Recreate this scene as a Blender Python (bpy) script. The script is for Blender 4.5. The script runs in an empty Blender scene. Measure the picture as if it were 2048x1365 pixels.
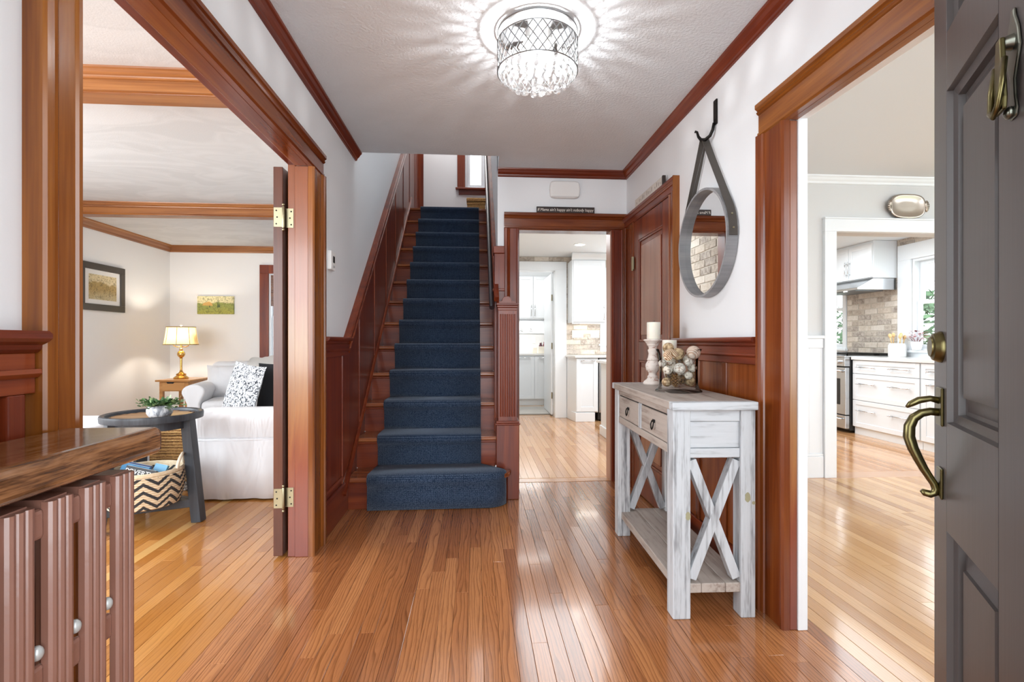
import bpy, math, random
from mathutils import Vector, Matrix
S = bpy.context.scene
COL = S.collection
PI = math.pi
random.seed(7)

# ---------------------------------------------------------------- camera, world, lights, exposure
YAW = math.atan(0.072)
cd = bpy.data.cameras.new('camera'); cam = bpy.data.objects.new('camera', cd); COL.objects.link(cam)
cam.location = (0, 0, 1.08)
cam.rotation_euler = (PI / 2, 0, -YAW)
cd.sensor_width = 36.0
cd.lens = 36.0 * 1000.0 / 2048.0
cd.shift_y = 1.5 / 2048.0
cd.clip_start = 0.02
S.camera = cam

S.view_settings.view_transform = 'Standard'
S.view_settings.look = 'None'
S.view_settings.gamma = 1.0
S.view_settings.use_curve_mapping = False
S.view_settings.exposure = 0.43
S.cycles.use_denoising = True
S.cycles.max_bounces = 10
S.cycles.diffuse_bounces = 5
S.cycles.glossy_bounces = 4
S.cycles.transmission_bounces = 8
S.cycles.transparent_max_bounces = 12
S.cycles.caustics_reflective = False
S.cycles.caustics_refractive = False
S.cycles.sample_clamp_indirect = 6.0

W = bpy.data.worlds.new('world'); S.world = W; W.use_nodes = True
_bg = W.node_tree.nodes['Background']
_bg.inputs[0].default_value = (0.90, 0.95, 1.0, 1); _bg.inputs[1].default_value = 3.6

def area(name, loc, target, sx, sy, power, col=(1, 1, 1)):
    l = bpy.data.lights.new(name, 'AREA'); l.shape = 'RECTANGLE'; l.size = sx; l.size_y = sy
    l.energy = power; l.color = col
    o = bpy.data.objects.new(name, l); COL.objects.link(o); o.location = loc
    o.rotation_euler = (Vector(target) - Vector(loc)).to_track_quat('-Z', 'Y').to_euler()
    return o

def point(name, loc, power, col=(1, 1, 1), r=0.03):
    l = bpy.data.lights.new(name, 'POINT'); l.energy = power; l.color = col; l.shadow_soft_size = r
    o = bpy.data.objects.new(name, l); COL.objects.link(o); o.location = loc
    return o

DAY = (0.88, 0.95, 1.0)
# front doorway daylight, then fill lamps added at unseen windows and ceilings
area('daylight_front_doorway', (0.1, -0.45, 1.3), (0.1, 3.0, 1.15), 1.5, 2.0, 34, DAY)
area('living_front_fill', (-2.6, -1.35, 1.5), (-2.6, 3.0, 1.2), 2.6, 1.6, 80, DAY)  # fill lamp at an unseen window, added to light the living room
area('living_side_fill', (-4.05, 2.2, 1.5), (0.0, 2.4, 1.2), 2.4, 1.5, 72, DAY)  # second added living room fill, at an unseen side window
area('dining_front_fill', (3.2, -0.35, 1.5), (3.0, 3.0, 1.0), 2.4, 1.6, 16, (.94, .97, 1))  # fill lamp at an unseen window, added to light the dining room
area('dining_side_fill', (4.9, 1.9, 1.5), (1.2, 2.2, 1.2), 2.2, 1.6, 5, DAY)  # weak added dining fill, at an unseen side window
area('kitchen_overhead_fill', (3.0, 5.2, 2.24), (3.0, 5.2, 0), 2.8, 2.0, 66, (0.88, 0.95, 1))  # added overhead fill standing in for kitchen ceiling light
area('kitchen_doorway_fill', (0.95, 5.3, 2.24), (0.95, 5.3, 0), 0.9, 1.8, 20, (0.90, 0.96, 1))  # extra fill added to brighten the kitchen behind the doorway
area('pantry_fill', (0.9, 7.75, 2.34), (0.9, 8.0, 0), 0.9, 0.7, 17, (1, 0.99, 0.97))  # added fill standing in for a pantry ceiling fixture
area('upper_hall_fill', (-0.33, 6.6, 4.9), (-0.33, 6.3, 0), 0.9, 1.2, 18, (1, .97, .94))  # added overhead fill for the stairwell, no fixture modelled

# ---------------------------------------------------------------- mesh helpers
WM = {}
class MB:
    def __init__(s): s.v = []; s.f = []
    def add(s, vs, fs):
        n = len(s.v); s.v += [tuple(p) for p in vs]; s.f += [tuple(n + i for i in f) for f in fs]; return s
    def box(s, x0, x1, y0, y1, z0, z1):
        return s.add([(x0,y0,z0),(x1,y0,z0),(x1,y1,z0),(x0,y1,z0),(x0,y0,z1),(x1,y0,z1),(x1,y1,z1),(x0,y1,z1)],
                     [(3,2,1,0),(4,5,6,7),(0,1,5,4),(1,2,6,5),(2,3,7,6),(3,0,4,7)])
    def bar(s, p, q, w, h, up=(0,0,1)):
        p = Vector(p); q = Vector(q); d = (q - p).normalized(); u = Vector(up)
        a = d.cross(u).normalized() * (w / 2); b = a.cross(d).normalized() * (h / 2)
        vs = []
        for c in (p, q):
            vs += [c - a - b, c + a - b, c + a + b, c - a + b]
        return s.add(vs, [(3,2,1,0),(4,5,6,7),(0,1,5,4),(1,2,6,5),(2,3,7,6),(3,0,4,7)])
    def prism(s, pts, axis, a0, a1):
        def m(p, a):
            return (a, p[0], p[1]) if axis == 'x' else ((p[0], a, p[1]) if axis == 'y' else (p[0], p[1], a))
        n = len(pts)
        vs = [m(p, a0) for p in pts] + [m(p, a1) for p in pts]
        fs = [tuple(range(n))[::-1], tuple(range(n, 2 * n))]
        fs += [(i, (i + 1) % n, n + (i + 1) % n, n + i) for i in range(n)]
        return s.add(vs, fs)
    def sweep(s, prof, fr0, fr1):
        """profile (a,b) carried from frame 0 to frame 1; a frame is (origin, A, B)"""
        n = len(prof); vs = []
        for o, A, B in (fr0, fr1):
            o = Vector(o); A = Vector(A); B = Vector(B)
            vs += [o + A * a + B * b for a, b in prof]
        fs = [tuple(range(n))[::-1], tuple(range(n, 2 * n))] + [(i, (i + 1) % n, n + (i + 1) % n, n + i) for i in range(n)]
        return s.add(vs, fs)
    def tube(s, pts, r, n=10, cap=True, flat=1.0):
        pts = [Vector(p) for p in pts]; k = len(pts)
        rs = r if isinstance(r, (list, tuple)) else [r] * k
        vs = []; ref = None
        for i, p in enumerate(pts):
            d = (pts[min(i + 1, k - 1)] - pts[max(i - 1, 0)]).normalized()
            if ref is None:
                ref = Vector((0, 0, 1)) if abs(d.z) < 0.9 else Vector((1, 0, 0))
            a = d.cross(ref).normalized(); b = a.cross(d).normalized(); ref = b
            for j in range(n):
                t = 2 * PI * j / n
                vs.append(p + a * (math.cos(t) * rs[i]) + b * (math.sin(t) * rs[i] * flat))
        fs = []
        for i in range(k - 1):
            for j in range(n):
                fs.append((i * n + j, i * n + (j + 1) % n, (i + 1) * n + (j + 1) % n, (i + 1) * n + j))
        if cap: fs += [tuple(range(n))[::-1], tuple((k - 1) * n + j for j in range(n))]
        return s.add(vs, fs)
    def lathe(s, prof, c=(0,0,0), n=24, axis='z', cap=True):
        vs = []; c = Vector(c)
        for r, h in prof:
            for j in range(n):
                t = 2 * PI * j / n; a = r * math.cos(t); b = r * math.sin(t)
                vs.append(c + (Vector((a, b, h)) if axis == 'z' else (Vector((h, a, b)) if axis == 'x' else Vector((b, h, a)))))
        k = len(prof); fs = []
        for i in range(k - 1):
            for j in range(n):
                fs.append((i * n + j, i * n + (j + 1) % n, (i + 1) * n + (j + 1) % n, (i + 1) * n + j))
        if cap: fs += [tuple(range(n))[::-1], tuple((k - 1) * n + j for j in range(n))]
        return s.add(vs, fs)
    def ball(s, c, r, nu=14, nv=9, sc=(1,1,1)):
        c = Vector(c); vs = [c + Vector((0, 0, r * sc[2]))]
        for i in range(1, nv):
            p = PI * i / nv
            for j in range(nu):
                t = 2 * PI * j / nu
                vs.append(c + Vector((r*sc[0]*math.sin(p)*math.cos(t), r*sc[1]*math.sin(p)*math.sin(t), r*sc[2]*math.cos(p))))
        vs.append(c - Vector((0, 0, r * sc[2]))); e = len(vs) - 1
        fs = [(0, 1 + j, 1 + (j + 1) % nu) for j in range(nu)]
        for i in range(nv - 2):
            for j in range(nu):
                a = 1 + i * nu + j; b = 1 + i * nu + (j + 1) % nu
                fs.append((a, a + nu, b + nu, b))
        o = 1 + (nv - 2) * nu
        fs += [(o + j, e, o + (j + 1) % nu) for j in range(nu)]
        return s.add(vs, fs)
    def cushion(s, c, sx, sy, sz, n=14, p=0.45, rot=None):
        """pillow shape: half sizes sx, sy, thickness sz at the centre, thin at the rim; local x,y plane"""
        vs = []; c = Vector(c)
        for side in (1, -1):
            for i in range(n + 1):
                for j in range(n + 1):
                    u = -1 + 2 * i / n; w = -1 + 2 * j / n
                    t = max(0, (1 - u * u) * (1 - w * w)) ** p
                    pin = 1 - 0.06 * (1 - abs(u) ** 2) * (w * w) ; pin2 = 1 - 0.06 * (1 - abs(w) ** 2) * (u * u)
                    q = Vector((sx * u * pin2, sy * w * pin, side * sz * t))
                    if rot: q = rot @ q
                    vs.append(c + q)
        m = (n + 1) ** 2; fs = []
        for sd in (0, 1):
            for i in range(n):
                for j in range(n):
                    a = sd * m + i * (n + 1) + j
                    f = (a, a + n + 1, a + n + 2, a + 1)
                    fs.append(f if sd == 0 else f[::-1])
        return s.add(vs, fs)
    def build(s, name, mt, parent=None, bevel=0.0, seg=2, smooth=False, local=False, sub=0, merge=False):
        me = bpy.data.meshes.new(name); me.from_pydata(s.v, [], s.f); me.update()
        o = bpy.data.objects.new(name, me); COL.objects.link(o)
        me.materials.append(mt)
        import bmesh
        bm = bmesh.new(); bm.from_mesh(me)
        if merge: bmesh.ops.remove_doubles(bm, verts=bm.verts, dist=1e-5)
        bmesh.ops.recalc_face_normals(bm, faces=bm.faces); bm.to_mesh(me); bm.free()
        if smooth:
            for p in me.polygons: p.use_smooth = True
            if smooth is not True: me.set_sharp_from_angle(angle=math.radians(smooth))
        put(o, parent, local)
        if bevel:
            b = o.modifiers.new('bevel', 'BEVEL'); b.width = bevel; b.segments = seg; b.limit_method = 'ANGLE'; b.angle_limit = math.radians(40)
            b.harden_normals = False
        if sub:
            b = o.modifiers.new('subd', 'SUBSURF'); b.levels = sub; b.render_levels = sub
        return o

def put(o, parent, local=False):
    if parent is not None:
        o.parent = parent
        if local: WM[o.name] = WM[parent.name].copy()
        else: o.matrix_basis = WM[parent.name].inverted(); WM[o.name] = Matrix.Identity(4)
    else: WM[o.name] = Matrix.Identity(4)
    return o

def tag(o, label, cat, group=None):
    o['label'] = label; o['category'] = cat
    if group: o['group'] = group
    return o
def empty(name, loc, rz=0.0, parent=None):
    o = bpy.data.objects.new(name, None); COL.objects.link(o); o.empty_display_size = 0.1
    o.location = loc; o.rotation_euler = (0, 0, rz)
    WM[o.name] = Matrix.Translation(loc) @ Matrix.Rotation(rz, 4, 'Z')
    if parent is not None: o.parent = parent; o.matrix_basis = WM[parent.name].inverted() @ WM[o.name]
    return o
def thing(name, label, cat, loc, rz=0.0, group=None): return tag(empty(name, loc, rz), label, cat, group)
def struct(o): o['kind'] = 'structure'; return o
def semp(name, loc=(0,0,0)): return struct(empty(name, loc))
def box(name, mt, b, parent=None, bevel=0.0, **k): return MB().box(*b).build(name, mt, parent, bevel, **k)
def text(body, name, mt, size, M4, parent, ext=0.0006, shear=0.0, align='CENTER', space=1.0, fit=0.0):
    c = bpy.data.curves.new(name, 'FONT'); c.body = body; c.size = size; c.extrude = ext; c.align_x = align; c.align_y = 'CENTER'; c.shear = shear; c.space_character = space
    c.resolution_u = 3
    o = bpy.data.objects.new(name, c); COL.objects.link(o); c.materials.append(mt)
    me = bpy.data.meshes.new_from_object(o); bpy.data.objects.remove(o); o = bpy.data.objects.new(name, me); COL.objects.link(o)
    if not me.materials: me.materials.append(mt)
    if fit:
        xs = [v.co.x for v in me.vertices]; k = fit / (max(xs) - min(xs)); c0 = (max(xs) + min(xs)) / 2
        for v in me.vertices: v.co.x = (v.co.x - c0) * k
    o.parent = parent; o.matrix_basis = WM[parent.name].inverted() @ M4; WM[o.name] = M4.copy()
    return o

# ---------------------------------------------------------------- materials
def lin(r, g, b):
    f = lambda c: (c / 255 / 12.92) if c / 255 <= 0.04045 else ((c / 255 + 0.055) / 1.055) ** 2.4
    return (f(r), f(g), f(b), 1)
class NT:
    def __init__(s, name):
        s.m = bpy.data.materials.new(name); s.m.use_nodes = True; s.t = s.m.node_tree
        s.b = s.t.nodes['Principled BSDF']; s.out = s.t.nodes['Material Output']
    def n(s, typ, **k):
        x = s.t.nodes.new(typ)
        for a, v in k.items(): setattr(x, a, v)
        return x
    def l(s, a, b): s.t.links.new(a, b)
    def val(s, sock, v):
        if hasattr(v, 'is_output') or isinstance(v, bpy.types.NodeSocket): s.l(v, sock)
        else: sock.default_value = v
    def math(s, op, a, b=0.0, c=0.0):
        x = s.n('ShaderNodeMath', operation=op); s.val(x.inputs[0], a); s.val(x.inputs[1], b); s.val(x.inputs[2], c); return x.outputs[0]
    def mix(s, fac, a, b, bt='MIX'):
        x = s.n('ShaderNodeMix', data_type='RGBA', blend_type=bt); s.val(x.inputs[0], fac); s.val(x.inputs[6], a); s.val(x.inputs[7], b); return x.outputs[2]
    def ramp(s, fac, stops, interp='LINEAR'):
        x = s.n('ShaderNodeValToRGB'); s.l(fac, x.inputs[0]); e = x.color_ramp.elements; x.color_ramp.interpolation = interp
        while len(e) < len(stops): e.new(0.5)
        for el, (p, c) in zip(e, stops): el.position = p; el.color = c
        return x.outputs[0]
    def coord(s, kind='Object', scale=(1,1,1), rot=(0,0,0), rnd=0.0):
        tc = s.n('ShaderNodeTexCoord'); mp = s.n('ShaderNodeMapping'); mp.inputs['Scale'].default_value = scale; mp.inputs['Rotation'].default_value = rot
        src = tc.outputs[kind]
        if rnd:
            oi = s.n('ShaderNodeObjectInfo'); va = s.n('ShaderNodeVectorMath', operation='MULTIPLY_ADD')
            va.inputs[1].default_value = (rnd, rnd * 0.73, rnd * 0.37); s.l(oi.outputs['Random'], va.inputs[0]); s.l(src, va.inputs[2]); src = va.outputs[0]
        s.l(src, mp.inputs[0]); return mp.outputs[0]
    def noise(s, vec, scale, detail=3.0, rough=0.55, dist=0.0):
        x = s.n('ShaderNodeTexNoise'); s.l(vec, x.inputs['Vector']); x.inputs['Scale'].default_value = scale; x.inputs['Detail'].default_value = detail
        x.inputs['Roughness'].default_value = rough; x.inputs['Distortion'].default_value = dist; return x.outputs[0]
    def bump(s, h, strength, dist=0.001):
        x = s.n('ShaderNodeBump'); x.inputs['Strength'].default_value = strength; x.inputs['Distance'].default_value = dist; s.l(h, x.inputs['Height']); s.l(x.outputs[0], s.b.inputs['Normal']); return x.outputs[0]
    def set(s, **k):
        for a, v in k.items(): s.val(s.b.inputs[a.replace('_', ' ')], v)
        return s

def plain(name, col, rough=0.5, metal=0.0, coat=0.0, spec=0.5, bump=0.0, bscale=200, var=0.0, sheen=0.0):
    t = NT(name); c = lin(*col); t.set(Roughness=rough, Metallic=metal, Coat_Weight=coat, Specular_IOR_Level=spec, Sheen_Weight=sheen)
    v = t.coord(); nz = t.noise(v, bscale, 3)
    if var:
        n2 = t.noise(v, 6, 3); k = 1 - var
        t.set(Base_Color=t.mix(n2, (c[0]*k, c[1]*k, c[2]*k, 1), (min(1, c[0]*(1+var)), min(1, c[1]*(1+var)), min(1, c[2]*(1+var)), 1)))
    else: t.set(Base_Color=c)
    if bump: t.bump(nz, bump, 0.002)
    return t.m

def wood(name, stops, grain='z', rough=0.34, coat=0.12, fine=1.0, big=1.0, bump=0.12, rnd=7.0, hue=0.0):
    """stained wood: long soft figure along GRAIN plus fine pores"""
    t = NT(name); ax = {'x': 0, 'y': 1, 'z': 2}[grain]
    s1 = [9.0 * big] * 3; s1[ax] = 0.55 * big
    s2 = [130.0 * fine] * 3; s2[ax] = 3.0 * fine
    a = t.noise(t.coord(scale=tuple(s1), rnd=rnd), 1.0, 4, 0.6, 1.2)
    b = t.noise(t.coord(scale=tuple(s2), rnd=rnd), 1.0, 3, 0.6)
    f = t.math('ADD', t.math('MULTIPLY', a, 0.75), t.math('MULTIPLY', b, 0.25))
    n = len(stops); c = t.ramp(f, [(0.28 + 0.44 * i / (n - 1), lin(*st)) for i, st in enumerate(stops)])
    if hue:
        oi = t.n('ShaderNodeObjectInfo'); hs = t.n('ShaderNodeHueSaturation'); t.l(c, hs.inputs['Color'])
        t.l(t.math('MULTIPLY_ADD', oi.outputs['Random'], hue, 1 - hue / 2), hs.inputs['Value']); c = hs.outputs[0]
    t.set(Base_Color=c, Roughness=rough, Coat_Weight=coat, Coat_Roughness=0.12, Specular_IOR_Level=0.36)
    t.bump(b, bump, 0.0008)
    return t.m

def oak_floor(name, dark, mid, light, rnd_amt=0.5, rough=0.16, grainy=0.9, wear=(0.0, (0,0,0))):
    """strip flooring: every board has its own figure and tone, cathedral grain, polyurethane gloss"""
    t = NT(name)
    v = t.coord(scale=(1, 1, 1), rnd=31.0)
    mp = t.n('ShaderNodeMapping'); mp.inputs['Scale'].default_value = (22, 2.6, 1); t.l(v, mp.inputs[0])
    w = t.n('ShaderNodeTexWave', wave_type='BANDS', bands_direction='X', wave_profile='SAW')
    t.l(mp.outputs[0], w.inputs['Vector']); w.inputs['Scale'].default_value = 1.0; w.inputs['Distortion'].default_value = 20.0
    w.inputs['Detail'].default_value = 2.0; w.inputs['Detail Scale'].default_value = 0.55; w.inputs['Detail Roughness'].default_value = 0.55
    mp2 = t.n('ShaderNodeMapping'); mp2.inputs['Scale'].default_value = (420, 9, 1); t.l(v, mp2.inputs[0])
    pores = t.noise(mp2.outputs[0], 1.0, 2, 0.6)
    oi = t.n('ShaderNodeObjectInfo')
    base = t.ramp(oi.outputs['Random'], [(0.0, lin(*dark)), (0.45, lin(*mid)), (1.0, lin(*light))])
    g = t.ramp(w.outputs['Fac'], [(0.0, (1, 1, 1, 1)), (0.62, (0.86, 0.84, 0.82, 1)), (0.93, (0.52, 0.47, 0.42, 1)), (1.0, (0.8, 0.78, 0.76, 1))])
    c = t.mix(grainy, base, g, 'MULTIPLY')
    c = t.mix(t.math('MULTIPLY', t.math('GREATER_THAN', pores, 0.60), 0.30 * grainy), c, (0.02, 0.008, 0.004, 1))
    t.set(Base_Color=c, Roughness=rough, Coat_Weight=0.35, Coat_Roughness=0.08)
    wv = t.noise(t.coord(scale=(9, 2.2, 1), rnd=13.0), 1.0, 2, 0.5)
    h = t.math('ADD', t.math('MULTIPLY', wv, 1.0), t.math('MULTIPLY', pores, 0.035))
    t.bump(h, 0.35, 0.003)
    return t.m

def paint(name, col, rough=0.55, scale=90, strength=0.08, swirl=False):
    t = NT(name); v = t.coord(kind='Object')
    if swirl:
        mp = t.coord(scale=(1.0, 1.4, 1.0)); a = t.noise(mp, 3.2, 2, 0.5, 0.8); b = t.noise(v, 75, 3, 0.6)
        c = lin(*col); t.set(Base_Color=t.mix(a, (c[0]*0.93, c[1]*0.93, c[2]*0.93, 1), (c[0]*1.03, c[1]*1.03, c[2]*1.03, 1)))
        h = t.math('ADD', t.math('MULTIPLY', a, 1.6), t.math('MULTIPLY', b, 1.5)); t.set(Roughness=rough); t.bump(h, 0.7, 0.004)
    else:
        t.set(Base_Color=lin(*col), Roughness=rough); t.bump(t.noise(v, scale, 4, 0.6), strength, 0.004)
    return t.m

def emis(name, col, strength):
    t = NT(name); t.set(Base_Color=lin(*col), Emission_Color=lin(*col), Emission_Strength=strength); return t.m

m_wall = paint('white wall paint', (230, 232, 234), 0.5)
m_wallgrey = paint('light grey wall paint', (205, 206, 206), 0.5)
m_cream = paint('warm white wall paint', (232, 231, 229), 0.55)
m_ceil = paint('swirled plaster ceiling', (219, 224, 228), 0.75, swirl=True)
t = NT('brushed ceiling paint'); v = t.coord(scale=(1.0, 1.9, 1)); a = t.noise(v, 1.5, 2, .4, 1.2); b = t.noise(t.coord(), 110, 3, .6)
t.set(Base_Color=t.ramp(a, [(.40, lin(196, 196, 195)), (.47, lin(204, 204, 203)), (.53, lin(199, 199, 198)), (.62, lin(207, 207, 206))]), Roughness=.75); t.bump(t.math('ADD', t.math('MULTIPLY', a, 1.2), t.math('MULTIPLY', b, .5)), .4, .004); m_ceilb = t.m  # stroke tones put the paint's sheen differences into the colour
m_ceil2 = paint('smooth ceiling paint', (220, 225, 229), 0.7)
m_trim = paint('white trim paint', (228, 233, 237), 0.35, 40, 0.02)
m_cab = paint('white cabinet paint', (228, 233, 237), 0.35, 30, 0.01)
RED = [(70, 22, 9), (100, 37, 17), (122, 52, 23), (140, 68, 31)]
AMB = [(84, 42, 15), (116, 63, 23), (140, 82, 31), (158, 102, 46)]
m_redz = wood('red mahogany stain upright', RED, 'z'); m_redy = wood('red mahogany stain along hall', RED, 'y'); m_redx = wood('red mahogany stain across', RED, 'x')
m_ambz = wood('amber fir upright', AMB, 'z', 0.2); m_amby = wood('amber fir along hall', AMB, 'y', 0.2); m_ambx = wood('amber fir across', AMB, 'x', 0.2)
MIXC = [(74, 30, 12), (104, 48, 19), (126, 65, 27), (142, 82, 38)]
m_mixz = wood('red amber fir upright', MIXC, 'z', 0.2); m_mixy = wood('red amber fir along hall', MIXC, 'y', 0.2); m_mixx = wood('red amber fir across', MIXC, 'x', 0.2)
def jamb_wood(name):
    """door jamb: amber above, rubbed pale at hand height, red stain left near the floor"""
    t = NT(name); a = t.noise(t.coord(scale=(7, 7, .8)), 1.0, 4, .6, 1.2); b = t.noise(t.coord(scale=(120, 120, 3)), 1.0, 3, .6)
    sx = t.n('ShaderNodeSeparateXYZ'); t.l(t.coord(), sx.inputs[0]); z = t.math('ADD', t.math('MULTIPLY', sx.outputs[2], .5), t.math('MULTIPLY', t.math('SUBTRACT', a, .5), .35))
    c = t.ramp(z, [(0.0, lin(124, 58, 42)), (.22, lin(134, 64, 40)), (.36, lin(158, 104, 56)), (.52, lin(154, 112, 68)), (.64, lin(140, 80, 42)), (.85, lin(138, 74, 36))])
    g = t.ramp(t.math('ADD', t.math('MULTIPLY', a, .6), t.math('MULTIPLY', b, .4)), [(.3, (.72, .70, .68, 1)), (.65, (1, 1, 1, 1))])
    t.set(Base_Color=t.mix(1.0, c, g, 'MULTIPLY'), Roughness=.28, Coat_Weight=.3, Coat_Roughness=.12); t.bump(b, .12, .0008); return t.m
m_jamb = jamb_wood('rubbed door jamb')
m_oak = oak_floor('red oak strip floor', (148, 92, 54), (168, 108, 65), (186, 126, 80))
m_oakl = oak_floor('honey oak strip floor', (168, 108, 50), (184, 124, 62), (204, 146, 82), grainy=0.4)
m_oakd = oak_floor('pale maple strip floor', (178, 128, 78), (198, 150, 98), (216, 172, 120), grainy=0.3)
m_oakk = oak_floor('light oak kitchen floor', (176, 122, 78), (196, 146, 100), (208, 162, 118), grainy=0.35)
m_under = plain('dark seam', (62, 36, 20), 0.7)
m_brass = plain('aged brass', (150, 142, 116), 0.38, 1.0, bump=0.05, bscale=90, var=0.25)
m_gold = plain('polished brass', (212, 168, 96), 0.18, 1.0)
m_bronze = plain('green bronze', (112, 104, 70), 0.34, 1.0, bump=0.05, bscale=60, var=0.35)
m_pewter = plain('blued old bronze', (120, 122, 112), 0.36, 1.0, bump=0.05, bscale=60, var=0.3)
m_steel = plain('stainless steel', (190, 192, 194), 0.25, 1.0)
m_chrome = plain('chrome', (214, 215, 216), 0.12, 1.0)
m_iron = plain('black iron', (38, 36, 34), 0.45, 0.8, bump=0.05)
m_black = plain('black enamel', (26, 26, 27), 0.35)
m_white = plain('white plastic', (236, 236, 234), 0.35)
m_ceramic = plain('white ceramic', (238, 238, 236), 0.15, coat=0.5)
def pane_mat():
    t = NT('clear pane'); tr = t.n('ShaderNodeBsdfTransparent'); gl = t.n('ShaderNodeBsdfGlossy'); gl.inputs['Roughness'].default_value = 0.02
    mx = t.n('ShaderNodeMixShader'); mx.inputs[0].default_value = 0.04; t.l(tr.outputs[0], mx.inputs[1]); t.l(gl.outputs[0], mx.inputs[2]); t.l(mx.outputs[0], t.out.inputs[0])
    return t.m
m_pane = pane_mat()
t = NT('clear vase glass'); tr_ = t.n('ShaderNodeBsdfTransparent'); tr_.inputs[0].default_value = (.97, .98, .98, 1); gl_ = t.n('ShaderNodeBsdfGlossy'); gl_.inputs['Roughness'].default_value = 0.03
lw = t.n('ShaderNodeLayerWeight'); lw.inputs[0].default_value = 0.10; mx_ = t.n('ShaderNodeMixShader'); t.l(lw.outputs['Fresnel'], mx_.inputs[0]); t.l(tr_.outputs[0], mx_.inputs[1]); t.l(gl_.outputs[0], mx_.inputs[2]); t.l(mx_.outputs[0], t.out.inputs[0]); m_glass = t.m
t = NT('mirror silver'); t.set(Base_Color=(0.9, 0.91, 0.91, 1), Roughness=0.01, Metallic=1.0); m_mirror = t.m
# ---------------------------------------------------------------- setting: floors
def plank_floor(parent, x0, x1, y0, y1, w, mt, lmin, lmax, seed, gap=0.0008):
    """real boards: each its own object with chamfered top edges"""
    rg = random.Random(seed); n = max(1, round((x1 - x0) / w)); w = (x1 - x0) / n
    for i in range(n):
        a = x0 + i * w + gap / 2; b = x0 + (i + 1) * w - gap / 2
        y = y0 - rg.uniform(0, lmin * 0.8); first = True
        while y < y1 - 0.02:
            e = y + rg.uniform(lmin, lmax)
            if y1 - e < 0.25: e = y1
            s = max(y, y0); e2 = min(e, y1)
            if e2 - s > 0.03:
                s += gap / 2; t = e2 - gap / 2; c = 0.0009; h = rg.uniform(-0.0004, 0.0002); tl = rg.uniform(-0.0003, 0.0003)
                vs = [(a, s, -0.015), (b, s, -0.015), (b, t, -0.015), (a, t, -0.015),
                      (a, s, h - c), (b, s, h - c), (b, t, h - c), (a, t, h - c),
                      (a + c, s + c, h + tl), (b - c, s + c, h - tl), (b - c, t - c, h - tl), (a + c, t - c, h + tl)]
                fs = [(3, 2, 1, 0), (0, 1, 5, 4), (1, 2, 6, 5), (2, 3, 7, 6), (3, 0, 4, 7), (4, 5, 9, 8), (5, 6, 10, 9), (6, 7, 11, 10), (7, 4, 8, 11), (8, 9, 10, 11)]
                MB().add(vs, fs).build('plank', mt, parent)
            y = e

def slab(name, mt, b): o = box(name, mt, b); return struct(o)
XB0, XB1 = -0.95, 1.29
fl = slab('floor', m_under, (XB0, XB1, -0.9, 3.84, -0.06, -0.016)); plank_floor(fl, XB0, XB1, 1.25, 3.815, 0.057, m_oak, 0.75, 1.7, 3)
box('threshold_board', m_oakk, (0.2, XB1, 3.818, 3.915, -0.016, 0.003), fl, 0.003)
box('near_boards', m_oak, (XB0, XB1, -0.9, 1.249, -0.016, 0.0), fl)
fl = slab('floor', m_under, (-4.3, XB0, -1.6, 7.3, -0.06, -0.016))
plank_floor(fl, -1.66, XB0, 1.5, 4.2, 0.057, m_oakl, 0.8, 1.9, 5)
box('inlay_strip', plain('pale inlay strip', (206, 160, 98), 0.18, coat=0.3, var=0.06, bump=0.03), (-1.715, -1.66, 1.5, 6.6, -0.015, 0.0), fl)
plank_floor(fl, -2.57, -1.716, 2.0, 4.2, 0.057, m_oakl, 0.8, 1.9, 6)
box('far_boards', m_oakl, (-4.3, -1.716, 4.2, 7.3, -0.016, 0.0), fl); box('far_boards', m_oakl, (-1.66, XB0, 4.2, 7.3, -0.016, 0.0), fl)
box('far_boards', m_oakl, (-4.3, -2.571, -1.6, 4.2, -0.016, 0.0), fl); box('near_boards', m_oakl, (-2.571, XB0, -1.6, 1.5, -0.016, 0.0), fl); box('near_boards', m_oakl, (-2.571, -1.716, 1.5, 2.0, -0.016, 0.0), fl)
fl = slab('floor', m_under, (XB1, 5.1, -0.5, 3.815, -0.06, -0.016)); plank_floor(fl, XB1, 3.75, 1.3, 3.76, 0.06, m_oakd, 0.9, 2.1, 9)
box('border_board', plain('pinkish border board', (190, 146, 112), 0.2, coat=0.3, var=0.06), (XB1, 4.7, 3.762, 3.93, -0.016, 0.001), fl, 0.002)
box('far_boards', m_oakd, (3.751, 5.1, -0.5, 3.76, -0.016, 0.0), fl); box('near_boards', m_oakd, (XB1, 3.75, -0.5, 1.299, -0.016, 0.0), fl)
fl = slab('floor', m_under, (0.2, 5.1, 3.93, 7.3, -0.06, -0.016))
plank_floor(fl, 0.3, 1.9, 3.935, 7.1, 0.058, m_oakk, 0.9, 2.1, 11); plank_floor(fl, 2.6, 4.5, 3.935, 6.2, 0.058, m_oakk, 0.9, 2.1, 12)
box('island_boards', m_oakk, (1.901, 2.599, 3.935, 7.3, -0.016, 0.0), fl); box('edge_boards', m_oakk, (4.501, 5.1, 3.935, 7.3, -0.016, 0.0), fl); box('far_boards', m_oakk, (2.6, 4.5, 6.201, 7.3, -0.016, 0.0), fl); box('far_boards', m_oakk, (0.3, 1.9, 7.101, 7.3, -0.016, 0.0), fl)
m_tile = plain('beige pantry tile', (196, 172, 148), 0.35, var=0.05)
fl = slab('floor', m_under, (0.2, 2.2, 7.3, 9.3, -0.06, -0.016))
for i in range(4):
    for j in range(5): box('tile', m_tile, (0.3 + i*0.4 + 0.003, 0.3 + (i+1)*0.4 - 0.003, 7.3 + j*0.4 + 0.003, 7.3 + (j+1)*0.4 - 0.003, -0.016, 0.0), fl)

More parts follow.
